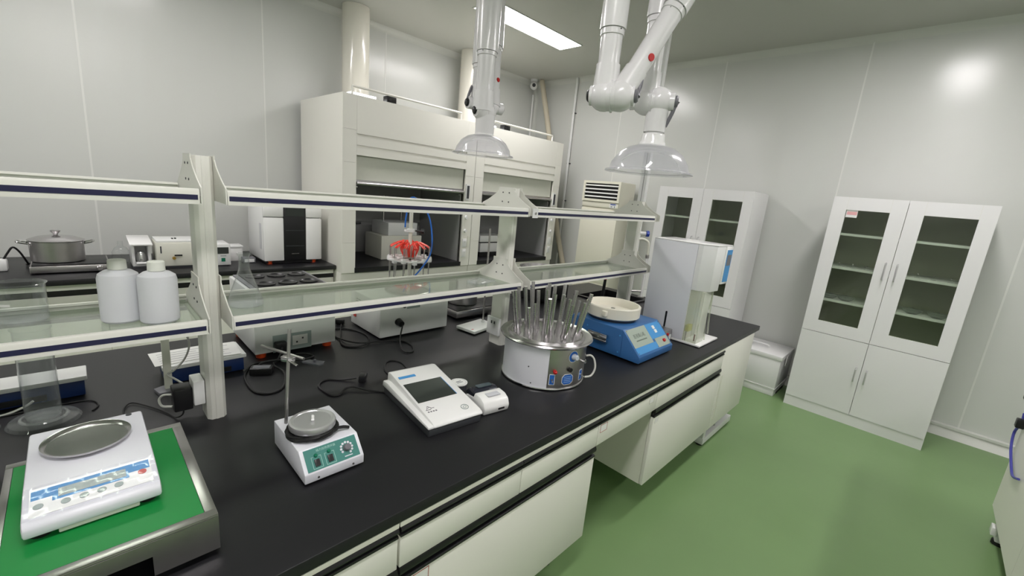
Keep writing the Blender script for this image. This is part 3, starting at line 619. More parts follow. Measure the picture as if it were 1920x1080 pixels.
# ================================================================ extraction arms
def arm(label, dome, J2, J1, Etop, Btop, s_right=.03, s2=.025, turn=0.0, tr=.040, knobr=.024, scale=1.0, h1=.085, h2=.090):
    """dome rim centre, lower joint, bottom elbow, top elbow height, upper end of the red dotted link"""
    t = thing('extraction_arm', label, 'extraction arm', (Btop[0], Btop[1], CEIL), 0, 'ceiling extraction arms with clear domes')
    O = Vector((Btop[0], Btop[1], CEIL)); L = lambda p: Vector(p)-O
    ax = (Vector((rt.x, rt.y, 0))*math.cos(turn)+Vector((fw.x, fw.y, 0)).normalized()*math.sin(turn)).normalized(); D_ = L(dome); j1 = L(J1); j2 = Vector((D_.x, D_.y, J2[2]-CEIL))-ax*s2*scale
    k = scale
    part('dome', DOMEG, t, lambda b: b.lathe([(.186*k, 0), (.184*k, .006), (.168*k, .010), (.160*k, .040*k), (.135*k, .078*k), (.100*k, .103*k), (.062*k, .115*k), (.050*k, .117*k)], D_, 56), 'clear bell shaped hood')
    z0 = D_.z+.115*k
    part('neck_collar', WHITEG, t, lambda b: b.lathe([(.056*k, z0), (.056*k, z0+.008), (.050*k, z0+.018), (.047*k, z0+.045), (.041*k, z0+.047), (.041*k, z0)], (D_.x, D_.y, 0), 36, close=True))
    lo = j2+ax*s2*k
    part('lower_tube', ARM, t, lambda b: [b.tube([(D_.x, D_.y, z0+.03), (D_.x, D_.y, (z0+lo.z)/2-.02), (lo.x, lo.y, lo.z-.05)], tr*.97, seg=28, smooth=3)])
    part('lower_sleeve', ARM, t, lambda b: b.cyl(Vector((lo.x, lo.y, lo.z-.02)), Vector((lo.x, lo.y, lo.z-.125)), tr*1.14, tr*1.10, seg=28))
    def joint(nm, c, sr, hl):
        part(nm, ARM, t, lambda b: [b.ball(c+ax*sr*k, .058*k, seg=32), b.ball(c-ax*sr*k, .058*k, seg=32), b.cyl(c-ax*hl*k, c+ax*hl*k, .036*k, .036*k, seg=28), b.cyl(c-ax*(sr+.01)*k, c+ax*(sr+.01)*k, .056*k, seg=36), b.cyl(c-ax*.002, c+ax*.002, .061*k, seg=36)])
    H1, H2 = h1, h2
    joint('joint', j2, s2, H2); joint('joint', j1, s_right, H1)
    def link(nm, p, q, sgn, sleeves, sr):
        p = p+ax*sr*k*sgn; q = q+ax*sr*k*sgn; d = (q-p).normalized(); Ln = (q-p).length
        o = part(nm, ARM, t, lambda b: b.cyl(p, q, tr, seg=28))
        part('sleeve', ARM, o, lambda b: b.cyl(p, p+d*.11, tr*1.24, tr*1.12, seg=28))
        part('upper_sleeve', ARM, o, lambda b: [b.cyl(p+d*sleeves, p+d*(sleeves+.02), tr*1.10, seg=28), b.cyl(p+d*(sleeves+.022), q, tr*1.22, seg=28)])
        for a_ in (-1, 1): part('screw', DGREY, o, lambda b: b.cyl(p+d*(sleeves+.011)-rdir*tr*1.10+ax*a_*.022, p+d*(sleeves+.011)-rdir*(tr*1.10+.0005)+ax*a_*.022, .0028, seg=8))
        return o, p, q, d
    rdir = Vector((fw.x, fw.y, 0)).normalized()
    e1 = Vector((j1.x, j1.y, Etop-CEIL)); e2 = Vector((j2.x, j2.y, Etop-CEIL))
    link('link_tube', j1, e1, -1, .21, s_right)
    link('link_tube', j2, e2, -1, .30, s2)
    ce = (e1+e2)/2
    part('upper_elbow', ARM, t, lambda b: [b.tube([e1-ax*s_right*k, ce-ax*s2*k+Vector((0, 0, .03)), e2-ax*s2*k], .055*k, seg=24)])
    bt = L(Btop); o, p, q, d = link('link_tube', j1, bt, 1, .36, s_right)
    # red round sticker facing the room
    m = p+d*.165; nrm = (-rdir-d*(-rdir).dot(d)).normalized()*.75+ax*.65*(1 if True else -1); nrm = (nrm-d*nrm.dot(d)).normalized()
    part('red_sticker', [RED], o, lambda b: b.cyl(m+nrm*tr*1.0, m+nrm*(tr+.004), .014, .013, seg=20), 'small round red sticker')
    part('ceiling_mount', ARM, t, lambda b: [b.cyl(bt+ax*s_right*k, Vector((bt.x+ax.x*s_right, bt.y+ax.y*s_right, -.012)), .045, seg=28), b.cyl(Vector((bt.x+ax.x*s_right, bt.y+ax.y*s_right, -.012)), Vector((bt.x+ax.x*s_right, bt.y+ax.y*s_right, -.0005)), .09, seg=32)])
    def knob(c, sgn, ldir, hl=None):
        hl = H2 if c is j2 else H1
        kn = part('knob', [GREY, BLACKP][0 if sgn > 0 else 1], t, lambda b: b.lathe([(0, 0), (knobr, 0), (knobr*1.02, .006), (knobr*.8, .012), (0, .014)], seg=24, mtx=Matrix.Translation(c+ax*(hl+.0005)*k*sgn) @ (ax*sgn).to_track_quat('Z', 'Y').to_matrix().to_4x4()), 'round grey friction knob' if sgn > 0 else 'round black friction knob')
        if ldir is not None:
            l = Vector(ldir).normalized(); base = c+ax*((hl+.006)*k*sgn)
            part('lever', GREY, kn, lambda b: b.tube([base, base+l*.045-ax*.010*sgn, base+l*.10-ax*.03*sgn], .009, seg=10, radii=[.014, .012, .010, .009, .008]), 'long grey lever')
    return t, knob, j1, j2, d
a, kn, j1, j2, d = arm('right clear-domed extraction arm above the blue centrifuge', (1.779, .956, 1.736), (1.779, .956, 2.03), (1.501, 1.004, 1.997), 2.85, (1.811, .844, 2.643), turn=-.35)
kn(j2, 1, (0, 0, -1)); kn(j2, -1, None); kn(j1, 1, d); kn(j1, -1, None)
a, kn, j1, j2, d = arm('left clear-domed extraction arm hanging in front of the fume hoods', (1.779, 2.058, 1.803), (1.78, 2.06, 2.05), (1.923, 2.238, 2.124), 2.86, (2.035, 2.395, 2.99), s_right=.042, s2=.010, turn=.6, tr=.051, h1=.125, h2=.060)
kn(j2, -1, (0, 0, 1)); kn(j2, 1, None); kn(j1, -1, (0, 0, 1)); kn(j1, 1, None)

# ================================================================ things on the island bench, near side
Z0 = BZ
# green matted platform
t = thing('platform_scale', 'steel platform topped with a green mat at the lower left corner', 'platform', (-.158, .922, Z0))
part('steel_deck', STEELD, t, lambda b: [b.box(0, 0, .094, .312, .438, .0990), b.frame('y', 0, 0, 0, 0, 0, 0, 0) if False else b.box(0, 0, .0990, .312, .020, .1015), b.box(.292, .020, .0990, .312, .418, .1015), b.box(0, .418, .0990, .312, .438, .1015), b.box(0, .020, .0990, .012, .418, .1015)], bev=.0008)
part('front_skirt', STEELD, t, lambda b: b.prism([(0, .094), (0, .062), (.205, .062), (.205, .018), (.312, .018), (.312, .094)], 'y', 0, .003), 'notched steel skirt')
part('side_skirt', STEELD, t, lambda b: b.box(.309, .0032, .018, .312, .438, .0938)); part('side_skirt', STEELD, t, lambda b: b.box(0, .0032, .050, .003, .438, .0938)); part('back_skirt', STEELD, t, lambda b: b.box(.0032, .435, .04, .3088, .438, .0938))
part('mat', GREENMAT, t, lambda b: b.box(.0125, .0205, .0992, .2915, .4175, .1012), 'green rubber mat')
for x in (.03, .28):
    for y in (.04, .40): part('foot', BLACKR, t, lambda b: b.cyl((x, y, 0), (x, y, .0935), .014, .018))
# balance
t = thing('balance', 'white electronic balance with round steel pan on the green mat', 'balance', (-.118, 1.030, Z0+.1015))
part('housing', WHITEB, t, lambda b: b.prism([(0, .013), (0, .034), (.012, .043), (.095, .056), (.335, .058), (.342, .050), (.342, .013)], 'x', 0, .196), bev=.010)
part('lower_lip', CREAM2, t, lambda b: b.box(.045, .004, .004, .160, .05, .0125), bev=.002)
pn = part('display_panel', [BLUEL, LCD, WHITEG, GREY, RED], t, lambda b: None) if False else None
sl = Vector((0, .083, .013)).normalized(); n_ = Vector((1, 0, 0)).cross(sl)
def on_slope(o, x, v, lift=.0): return Vector(o)+Vector((x, 0, 0))+sl*v+n_*lift
def slab(b, o, x0, x1, v0, v1, h0, h1, mi, S=None, N=None):
    S = S or sl; N = N or n_; bb_ = bmesh.new(); vs = []
    for h in (h0, h1):
        for (x, v) in ((x0, v0), (x1, v0), (x1, v1), (x0, v1)): vs.append(bb_.verts.new(Vector(o)+Vector((x, 0, 0))+S*v+N*h))
    for f in ((0, 3, 2, 1), (4, 5, 6, 7), (0, 1, 5, 4), (1, 2, 6, 5), (2, 3, 7, 6), (3, 0, 4, 7)): bb_.faces.new([vs[i] for i in f])
    b.merge(bb_, mi)
O_ = (0, .013, .0432)
pn = part('control_panel', [BLUEL, LCD, WHITEG, GREY, RED], t, lambda b: [slab(b, O_, .010, .186, .004, .080, .0003, .0010, 2), slab(b, O_, .012, .184, .048, .074, .0010, .0014, 0), slab(b, O_, .040, .150, .034, .048, .0010, .0014, 0), slab(b, O_, .048, .146, .040, .064, .0014, .0018, 1)])
for i in range(4): part('button', LCD, pn, lambda b: b.cyl(on_slope(O_, .058+i*.025, .022, .0010), on_slope(O_, .058+i*.025, .022, .0022), .007, seg=16))
part('power_button', RED, pn, lambda b: b.cyl(on_slope(O_, .171, .040, .0010), on_slope(O_, .171, .040, .0024), .007, seg=16), 'red button'); part('zero_button', LCD, pn, lambda b: b.cyl(on_slope(O_, .022, .028, .0010), on_slope(O_, .022, .028, .0022), .007, seg=16))
def film(b):
    bb_ = bmesh.new(); NX, NV = 26, 12; g = [[bb_.verts.new(on_slope(O_, .002+.192*i/NX, -.006+.090*j/NV, .0036+.0011*math.sin(i*.55+j*.9)+.0007*math.sin(i*1.3-j*1.7))) for j in range(NV+1)] for i in range(NX+1)]
    for i in range(NX):
        for j in range(NV): bb_.faces.new([g[i][j], g[i+1][j], g[i+1][j+1], g[i][j+1]])
    b.merge(bb_, 0)
part('film_cover', glass('plastic_film', (252, 252, 254), .10, .10, (245, 245, 252), base=.03), t, film, 'clear wrinkled protective film')
part('pan', STEEL, t, lambda b: b.lathe([(0, .064), (.066, .064), (.071, .069), (.075, .070), (.075, .066), (.066, .060), (0, .060)], (.094, .235, 0), 48)); part('pan_support', BLACKP, t, lambda b: b.cyl((.094, .235, .0578), (.094, .235, .0599), .05))
part('level_bubble', DGREY, t, lambda b: b.cyl((.170, .325, .0580), (.170, .325, .0592), .006, seg=12))
for x in (.022, .174):
    for y in (.03, .31): part('foot', BLACKR, t, lambda b: b.cyl((x, y, 0), (x, y, .014), .016))
# magnetic stirrer
t = thing('magnetic_stirrer', 'small white magnetic stirrer with teal control panel and round steel plate', 'stirrer', (.360, 1.022, Z0))
part('housing', WHITEB, t, lambda b: b.prism([(0, .008), (0, .034), (.046, .082), (.24, .082), (.24, .008)], 'x', 0, .162), bev=.0025)
S2 = Vector((0, .046, .048)).normalized(); N2 = Vector((1, 0, 0)).cross(S2); O2 = Vector((0, 0, .034))
def q(x, v, h=0): return O2+Vector((x, 0, 0))+S2*v+N2*h
pn = part('control_panel', [TEAL, TEALL], t, lambda b: [slab(b, O2, .010, .152, .004, .0625, .0002, .0010, 0, S2, N2)]
     + [slab(b, O2, x, x+.026, .008, .0092, .0010, .0012, 1, S2, N2) for x in (.025, .060)] + [slab(b, O2, x+e, x+e+.0012, .008, .040, .0010, .0012, 1, S2, N2) for x in (.025, .060) for e in (0, .025)]
     + [slab(b, O2, x+e, x+e+.006, .039, .0402, .0010, .0012, 1, S2, N2) for x in (.025, .060) for e in (0, .020)], 'teal control panel')
for x in (.038, .073):
    part('switch', BLACKP, pn, lambda b: [slab(b, O2, x-.007, x+.007, .013, .032, .0010, .004, 0, S2, N2)], 'black rocker switch', bev=.0008)
    part('indicator_lamp', GREENB, pn, lambda b: b.cyl(q(x, .042, .001), q(x, .042, .006), .0052, .004, seg=14), 'green indicator lamp')
part('dial_marks', WHITEB, pn, lambda b: [b.cyl(q(.121+.0155*math.cos(a_), .034+.0155*math.sin(a_), .001), q(.121+.0155*math.cos(a_), .034+.0155*math.sin(a_), .0014), .0034, seg=8) for a_ in [math.radians(-60+30*i) for i in range(10)]]+[slab(b, O2, .110, .132, .011, .0135, .0010, .0013, 0, S2, N2)])
part('dial_knob', GREY, pn, lambda b: b.cyl(q(.121, .034, .001), q(.121, .034, .014), .0105, .009, seg=24, bev=.001), 'grey dial knob')
text('lettering', '磁力加热搅拌器', .0075, TEALL, pn, basis(q(.068, .0535, .0012), (1, 0, 0), S2))
part('heating_plate', ALU, t, lambda b: b.lathe([(0, .1185), (.048, .1185), (.050, .1205), (.056, .1215), (.0605, .119), (.062, .114), (.061, .103), (.055, .098), (0, .095)], (.066, .122, 0), 48), 'round steel heating plate')
part('plate_neck', WHITEB, t, lambda b: b.cyl((.066, .122, .0822), (.066, .122, .0948), .042))
part('stir_bar', WHITEG, t, lambda b: [b.cyl((.063, .113, .1232), (.070, .131, .1232), .0044, seg=14), b.ball((.063, .113, .1232), .0044), b.ball((.070, .131, .1232), .0044)])
def coil():
    pts = []
    for i in range(84):
        a_ = i*PI*2/14+1; r_ = .061+.006*math.sin(i*1.7); pts.append((.066+r_*math.cos(a_), .122+r_*math.sin(a_), .089+.0035*math.sin(i*.9)+.007*(i/84)))
    return pts+[(.11, .085, .097), (.135, .075, .094), (.15, .072, .089)]
part('power_cord', BLACKR, t, lambda b: b.tube([p for p in coil()], .0048, smooth=3), 'black cord wound round the plate neck')
part('support_rod', STEELD, t, lambda b: b.cyl((.022, .205, .0825), (.047, .237, .358), .0048, seg=14))
cl = part('clamp_rod', STEELD, t, lambda b: b.cyl((.010, .372, .271), (.074, .205, .272), .0042, seg=12))
part('clamp_block', STEEL, cl, lambda b: [b.box(-.018, -.008, -.008, .018, .008, .008, mtx=Matrix.Translation((.040, .232, .270)) @ Matrix.Rotation(-.9, 4, 'Z')), b.cyl((.038, .222, .270), (.050, .190, .262), .004, seg=10)], bev=.001)
part('clamp_jaw', DGREY, cl, lambda b: [b.prism([(0, -.010), (.055, -.018), (.062, -.006), (.058, .012), (.01, .010)], 'z', .264, .268, mtx=Matrix.Translation((.074, .205, 0)) @ Matrix.Rotation(-.9, 4, 'Z')), b.cyl((.095, .180, .268), (.095, .180, .274), .004, seg=10)], 'flat dark clamp jaw')
for x in (.035, .13): part('screw', STEEL, t, lambda b: b.cyl((x, -.0002, .018), (x, -.002, .018), .003, seg=12))
for x in (.015, .147):
    for y in (.02, .22): part('foot', BLACKR, t, lambda b: b.cyl((x, y, 0), (x, y, .0079), .008, seg=14))
# touchscreen meter
t = thing('touchscreen_meter', 'white wedge shaped touchscreen meter with dark display and grey base', 'meter', (.742, 1.022, Z0), math.radians(-6))
part('base', DGREY, t, lambda b: b.prism([(.004, 0), (.001, .026), (.37, .028), (.366, 0)], 'x', .003, .208), bev=.003)
part('left_wing', WHITEG, t, lambda b: b.prism([(.0, .0284), (.0, .038), (.12, .045), (.33, .056), (.365, .052), (.372, .0285)], 'x', -.001, .030), bev=.004)
part('housing', WHITEG, t, lambda b: b.prism([(-.002, .0284), (-.002, .039), (.014, .045), (.345, .087), (.368, .081), (.374, .0286)], 'x', .018, .213), bev=.009)
S3 = Vector((0, .331, .042)).normalized(); N3 = Vector((1, 0, 0)).cross(S3); O3 = Vector((0, .014, .0455))
def q3(x, v, h=0): return O3+Vector((x, 0, 0))+S3*v+N3*h
part('screen', [SCREEN, BLUEL], t, lambda b: [slab(b, O3, .026, .180, .112, .236, .0001, .0012, 0, S3, N3), slab(b, O3, .1802, .1825, .112, .236, .0001, .0012, 1, S3, N3)])
part('blue_badge', BLUEL, t, lambda b: slab(b, O3, .030, .098, .276, .291, .0001, .0010, 0, S3, N3))
part('power_button', [LCD, WHITEG], t, lambda b: [b.lathe([(.012, 0), (.0145, 0), (.0145, .0012), (.012, .0012)], close=True, seg=32, mtx=basis(q3(.164, .030, 0), (1, 0, 0), S3)), b.lathe([(.005, 0), (.0066, 0), (.0066, .001), (.005, .001)], close=True, seg=24, mtx=basis(q3(.164, .030, 0), (1, 0, 0), S3))], 'round outlined power button')
def logo(b):
    for p0, p1 in (((.052, .100), (.062, .118)), ((.062, .118), (.072, .104)), ((.048, .098), (.066, .098)), ((.058, .106), (.064, .110)), ((.072, .104), (.066, .098)), ((.074, .104), (.082, .104))):
        b.tube([q3(p0[0]-.018, p0[1]-.034, .0005), q3(p1[0]-.018, p1[1]-.034, .0005)], .0009, seg=6, smooth=0)
part('emblem', GREY, t, logo, 'grey line emblem')
for i in range(4): part('emblem_character', GREY, t, lambda b: slab(b, O3, .032+i*.0095, .0375+i*.0095, .050, .0555, .0001, .0007, 0, S3, N3))
# receipt printer
t = thing('receipt_printer', 'small white and black receipt printer right of the touchscreen meter', 'printer', (.978, 1.020, Z0), math.radians(-9))
part('body', WHITEG, t, lambda b: b.prism([(.002, .002), (-.004, .026), (.006, .050), (.030, .061), (.070, .063), (.080, .040), (.135, .030), (.145, .002)], 'x', 0, .112), bev=.006)
part('paper_cover', mat('smoked_cover', (40, 42, 52), .15, coat=.4), t, lambda b: b.prism([(.076, .030), (.072, .062), (.090, .068), (.120, .062), (.142, .040), (.143, .030)], 'x', .006, .106), 'smoked black paper cover', bev=.004)
part('cover_window', glass('smoked_window', (150, 170, 175), .06, .3, (120, 140, 150), base=.15), t, lambda b: b.prism([(.086, .070), (.112, .068), (.112, .0705), (.086, .0725)], 'x', .025, .088))
part('label_plate', mat('grey_plate', (196, 197, 204), .4), t, lambda b: b.box(.030, .022, .0605, .085, .048, .0640), bev=.001)
part('usb_slot', BLACKP, t, lambda b: b.box(.062, -.0052, .016, .088, -.0020, .022))
# round tin
t = thing('label_tin', 'small round tin with printed white lid between the meter and the printer', 'tin', (1.045, 1.250, Z0))
part('tin_body', DGREY, t, lambda b: b.cyl((0, 0, 0), (0, 0, .024), .033)); part('lid', PAPER, t, lambda b: b.cyl((0, 0, .0242), (0, 0, .0285), .0345)); part('ring_print', GREY, t, lambda b: [b.lathe([(.028, .0286), (.0288, .0286), (.0288, .0289), (.028, .0289)], seg=32, close=True), b.box(-.014, -.008, .0286, .014, -.004, .0289), b.box(-.012, .002, .0286, .012, .007, .0289)])

# glassware dryer
CX, CY = 1.463, 1.16
t = thing('glassware_dryer', 'round steel glassware dryer bristling with upright tubes', 'dryer', (CX, CY, Z0))
def arc_shell(b, a0, a1, r0, r1, z0, z1, n=40, mi=0):
    bb_ = bmesh.new(); g = []
    for i in range(n+1):
        a_ = math.radians(a0+(a1-a0)*i/n); g.append([bb_.verts.new((r*math.cos(a_), r*math.sin(a_), z)) for r, z in ((r0, z0), (r1, z0), (r1, z1), (r0, z1))])
    for A, B in zip(g[:-1], g[1:]):
        for k in range(4): bb_.faces.new([A[k], A[(k+1) % 4], B[(k+1) % 4], B[k]])
    bb_.faces.new(g[0]); bb_.faces.new(g[-1][::-1]); bmesh.ops.recalc_face_normals(bb_, faces=list(bb_.faces)); b.merge(bb_, mi)
part('body_shell', WHITEB, t, lambda b: arc_shell(b, -25, 226, .180, .185, .010, .183), 'pale film covered wall')
fp = part('front_panel', STEELD, t, lambda b: arc_shell(b, 226.2, 334.8, .180, .1858, .010, .183), 'bare steel control section')
part('base_ring', CHROME, t, lambda b: b.lathe([(0, .003), (.186, .003), (.190, .006), (.189, .010), (0, .010)], seg=56))
part('rim', STEEL, t, lambda b: b.lathe([(.178, .1835), (.190, .1835), (.206, .190), (.210, .196), (.206, .201), (.190, .196), (.176, .196), (.170, .206), (.164, .208), (.160, .203), (0, .208), (0, .200), (.15, .196), (.178, .19)], seg=64))
rv = lambda a_, r, z: Vector((r*math.cos(math.radians(a_)), r*math.sin(math.radians(a_)), z))
def plate(b, a_, z, pts, r=.186, th=.0012, mi=0):
    ctr = rv(a_, r, z); xx = Vector((-math.sin(math.radians(a_)), math.cos(math.radians(a_)), 0)); m = basis(ctr, xx, (0, 0, 1)); b.prism(pts, 'z', 0, th, mi, mtx=m)
oc = lambda w_, h_, c_: [(-w_+c_, -h_), (w_-c_, -h_), (w_, -h_+c_), (w_, h_-c_), (w_-c_, h_), (-w_+c_, h_), (-w_, h_-c_), (-w_, -h_+c_)]
circ = lambda r_: [(r_*math.cos(PI*i/12), r_*math.sin(PI*i/12)) for i in range(24)]
LM = [WHITE, mat('label_blue', (40, 100, 185), .35), mat('label_blue_light', (150, 185, 225), .5)]
part('rating_label', LM, fp, lambda b: [plate(b, 254, .050, oc(.029, .024, .012), .1864, .0012, 0), plate(b, 254, .050, oc(.0265, .0215, .011), .1864, .0018, 1)]+[plate(b, 254, .038+k*.008, [(-.019, -.0012), (.019, -.0012), (.019, .0012), (-.019, .0012)], .1864, .0021, 2) for k in range(4)], 'blue octagonal label')
for a_ in (232, 281): part('switch_label', LM, fp, lambda b: [plate(b, a_, .052, oc(.0125, .024, .001), .1864, .0010, 0), plate(b, a_, .052, oc(.0100, .0215, .001), .1864, .0016, 1)], 'blue switch label')
part('dial_label', LM, fp, lambda b: [plate(b, 260, .150, circ(.026), .1864, .0010, 0), plate(b, 260, .150, circ(.0235), .1864, .0016, 1)], 'round blue dial label')
part('dial_knob', mat('translucent_grey_knob', (190, 196, 204), .25), fp, lambda b: b.cyl(rv(260, .188, .150), rv(260, .212, .152), .014, .011, bev=.002), 'pale grey dial knob')
part('indicator_lamp', RED, fp, lambda b: [b.cyl(rv(235, .186, .088), rv(235, .196, .088), .0085, seg=18), b.ball(rv(235, .196, .088), .0075)], 'red indicator lamp')
part('fuse_cap', BLACKP, fp, lambda b: b.cyl(rv(256, .186, .094), rv(256, .197, .094), .0095, seg=18), 'black fuse cap')
for a_ in (232, 281): part('toggle_switch', CHROME, fp, lambda b: [b.cyl(rv(a_, .187, .052), rv(a_, .193, .052), .005, seg=12), b.cyl(rv(a_, .193, .052), rv(a_, .208, .048), .002, .003, seg=10)], 'chrome toggle switch')
part('air_nozzle', CHROME, fp, lambda b: [b.cyl(rv(283, .185, .112), rv(283, .205, .112), .005, seg=12), b.cyl(rv(283, .20, .105), rv(283, .20, .124), .0022, seg=8)])
part('power_cord', WIRE, fp, lambda b: b.tube([(.113, -.152, .112), (.138, -.160, .111), (.160, -.168, .088), (.166, -.174, .045), (.150, -.168, .012), (.120, -.155, .008)], .0045), 'white power cord loop')
for x, z in ((150, .095), (205, .025)): part('rivet', DGREY, t, lambda b: b.cyl(rv(x+50 if x < 200 else x, .185, z), rv(x+50 if x < 200 else x, .1862, z), .003, seg=10))
def tube_mesh(h, r, nm):
    b = MB(); b.cyl((0, 0, .014), (0, 0, h), r, seg=12); b.cyl((0, 0, h), (0, 0, h+.0015), r*1.02, seg=12, mi=1)
    b.cyl((0, 0, 0), (0, 0, .014), r*1.45, r*1.35, seg=12, mi=0)
    for i in range(11):
        z = h-.012-i*.0095
        for a_ in (200, 245, 290): b.cyl(rv(a_+i % 2*20, r*.98, z), rv(a_+i % 2*20, r+.0002, z), .0014, seg=6, mi=2)
    return b
protos = [(tube_mesh(.200, .0086, 'a'), 'long'), (tube_mesh(.178, .0082, 'b'), 'mid'), (tube_mesh(.145, .0066, 'c'), 'short')]
pm = []
for mb_, nm in protos:
    o = build('drying_tube', mb_, [STEEL, CHROME, DGREY], t, 'perforated steel drying tube'); pm.append(o)
k_ = 0; used = [False]*3
for (n, r, lean, seq) in ((12, .140, .17, (0, 1, 1, 0, 2)), (8, .092, .11, (0, 1, 0, 2)), (4, .045, .06, (0, 1))):
    for i in range(n):
        a_ = 2*PI*i/n+r*9+random.uniform(-.08, .08); v = seq[i % len(seq)]
        if not used[v]: o = pm[v]; used[v] = True
        else: o = pm[v].copy(); C.objects.link(o)
        o.parent = t; o.location = (r*math.cos(a_), r*math.sin(a_), .2065-.012*(r/.138)+.002)
        ln = lean+random.uniform(-.02, .03); dv = Vector((math.cos(a_)*math.sin(ln), math.sin(a_)*math.sin(ln), math.cos(ln)))
        o.rotation_euler = dv.to_track_quat('Z', 'Y').to_euler()
# blue centrifuge
t = thing('centrifuge', 'blue centrifuge with open ivory bowl on top', 'centrifuge', (1.95, .935, Z0))
part('housing', BLUE, t, lambda b: b.prism([(0, .010), (0, .043), (.112, .160), (.44, .160), (.44, .010)], 'x', 0, .385), bev=.003)
S4 = Vector((0, .112, .117)).normalized(); N4 = Vector((1, 0, 0)).cross(S4); O4 = Vector((0, 0, .043)); 
def q4(x, v, h=0): return O4+Vector((x, 0, 0))+S4*v+N4*h
cp = part('control_label', [LBL, BLUEL, mat('label_grey_text', (96, 108, 98), .5)], t, lambda b: [slab(b, O4, .012, .212, .050, .155, .0002, .0010, 0, S4, N4), slab(b, O4, .012, .235, .012, .0495, .0002, .0010, 1, S4, N4), slab(b, O4, .2125, .373, .066, .155, .0002, .0010, 1, S4, N4), slab(b, O4, .2355, .373, .012, .0655, .0002, .0010, 0, S4, N4), slab(b, O4, .060, .170, .080, .086, .0010, .0012, 2, S4, N4)], 'grey and blue control label')
text('lettering', '医用离心机', .026, mat('label_ink', (86, 98, 90), .5), cp, basis(q4(.112, .108, .0012), (1, 0, 0), S4), sx=.9)
for x, v in ((.285, .128), (.288, .104)): part('push_button', WHITE, cp, lambda b: slab(b, O4, x-.012, x+.012, v-.010, v+.010, .0010, .004, 0, S4, N4), 'white square button')
part('power_switch', RED, cp, lambda b: b.cyl(q4(.318, .040, .001), q4(.318, .040, .010), .010, .009, seg=20), 'red power switch')
for x, v in ((.018, .149), (.018, .018), (.228, .018), (.366, .018), (.366, .149)): part('screw', STEEL, cp, lambda b: b.cyl(q4(x, v, .001), q4(x, v, .0025), .0032, seg=10))
part('gasket', DGREY, t, lambda b: b.cyl((.175, .290, .1602), (.175, .290, .176), .132, .140, seg=48))
bw = part('bowl', BOWL, t, lambda b: b.lathe([(0, .1762), (.145, .1762), (.152, .182), (.153, .236), (.149, .240), (.140, .240), (.137, .236), (.133, .196), (.06, .200), (.03, .203), (0, .203)], (.175, .290, 0), 64), 'open round ivory bowl')
part('rotor_hub', STEEL, bw, lambda b: b.cyl((.175, .290, .2032), (.175, .290, .211), .012)); 
for a_ in (150, 30): part('rotor_hole', BLACKP, bw, lambda b: b.cyl((.175+.03*math.cos(math.radians(a_)), .290+.03*math.sin(math.radians(a_)), .2032), (.175+.03*math.cos(math.radians(a_)), .290+.03*math.sin(math.radians(a_)), .2042), .006, seg=12))
part('latch_boss', BOWL, bw, lambda b: b.box(.012, .235, .195, .040, .262, .225), bev=.004)
part('chrome_handle', CHROME, t, lambda b: [b.box(-.022, .19, .068, -.0005, .31, .078), b.box(-.022, .19, .078, -.016, .31, .104), b.box(-.022, .19, .104, -.0005, .31, .110)], 'chrome side handle', bev=.001)
part('side_seam', mat('blue_seam', (40, 85, 140), .4), t, lambda b: b.box(-.0006, .108, .012, .0000, .110, .156))
for y, z in ((.125, .125), (.125, .035), (.33, .125)): part('screw', BLUEL, t, lambda b: b.cyl((-.0002, y, z), (-.002, y, z), .004, seg=10))
for x in (.03, .355):
    for y in (.03, .41): part('foot', BLACKR, t, lambda b: b.cyl((x, y, 0), (x, y, .0099), .014, seg=14))
# grey switch box behind the centrifuge
t = thing('switch_box', 'grey switch box with red button between the centrifuge and the tall white analyser', 'switch box', (2.43, 1.03, Z0))
part('case', STEELD, t, lambda b: b.box(0, 0, 0, .10, .10, .075), bev=.004); part('button', RED, t, lambda b: b.cyl((.035, -.0002, .052), (.035, -.008, .052), .009, seg=16), 'red button'); part('socket', WHITE, t, lambda b: b.box(.055, -.004, .012, .085, -.0002, .045), bev=.001)

# tall white viscometer
t = thing('kinematic_analyzer', 'tall white analyser with overhanging head, blue display and clear hoses', 'instrument', (2.55, .86, Z0))
part('base_plate', WHITEG, t, lambda b: b.box(-.005, 0, .003, .295, .40, .016), bev=.005)
bd = part('column_housing', WHITEB, t, lambda b: b.box(0, .115, .0165, .275, .39, .606), bev=.003)
part('vent_slot', BLACKP, bd, lambda b: b.prism([(.235+.006*math.cos(a_)+0, (.075 if math.sin(a_) < 0 else .165)+.006*math.sin(a_)) for a_ in [2*PI*i/16 for i in range(16)]], 'x', -.0012, -.0001), 'black rounded vent slot')
part('head', WHITE, t, lambda b: b.prism([(.0, .1145), (.0, .085), (.045, .020), (.155, .012), (.155, .1145)], 'z', .335, .606), bev=.003)
part('head_top', WHITEG, t, lambda b: b.prism([(-.001, .39), (-.001, .085), (.045, .018), (.24, .004), (.262, .012), (.276, .39)], 'z', .6065, .612), bev=.001)
hd = part('display_housing', WHITEG, t, lambda b: b.box(.156, .004, .375, .262, .1145, .606), bev=.006)
part('display_label', [BLUEL, GREY], hd, lambda b: [b.box(.166, .0022, .39, .250, .0038, .585), b.box(.176, .0014, .49, .240, .0022, .555, 1)], 'blue display panel')
part('side_label', [BLUEL, GREY], hd, lambda b: None) if False else None
part('back_liner', CREAM, t, lambda b: b.box(.005, .1130, .0165, .27, .1148, .3348))
part('clear_shield', CASEG, t, lambda b: [b.box(.004, .030, .0165, .0065, .112, .334), b.box(.0068, .030, .0165, .110, .0325, .334)])
part('glass_tube', GLASS, t, lambda b: [b.cyl((.055, .075, .03), (.055, .075, .334), .010, seg=16, caps=False)])
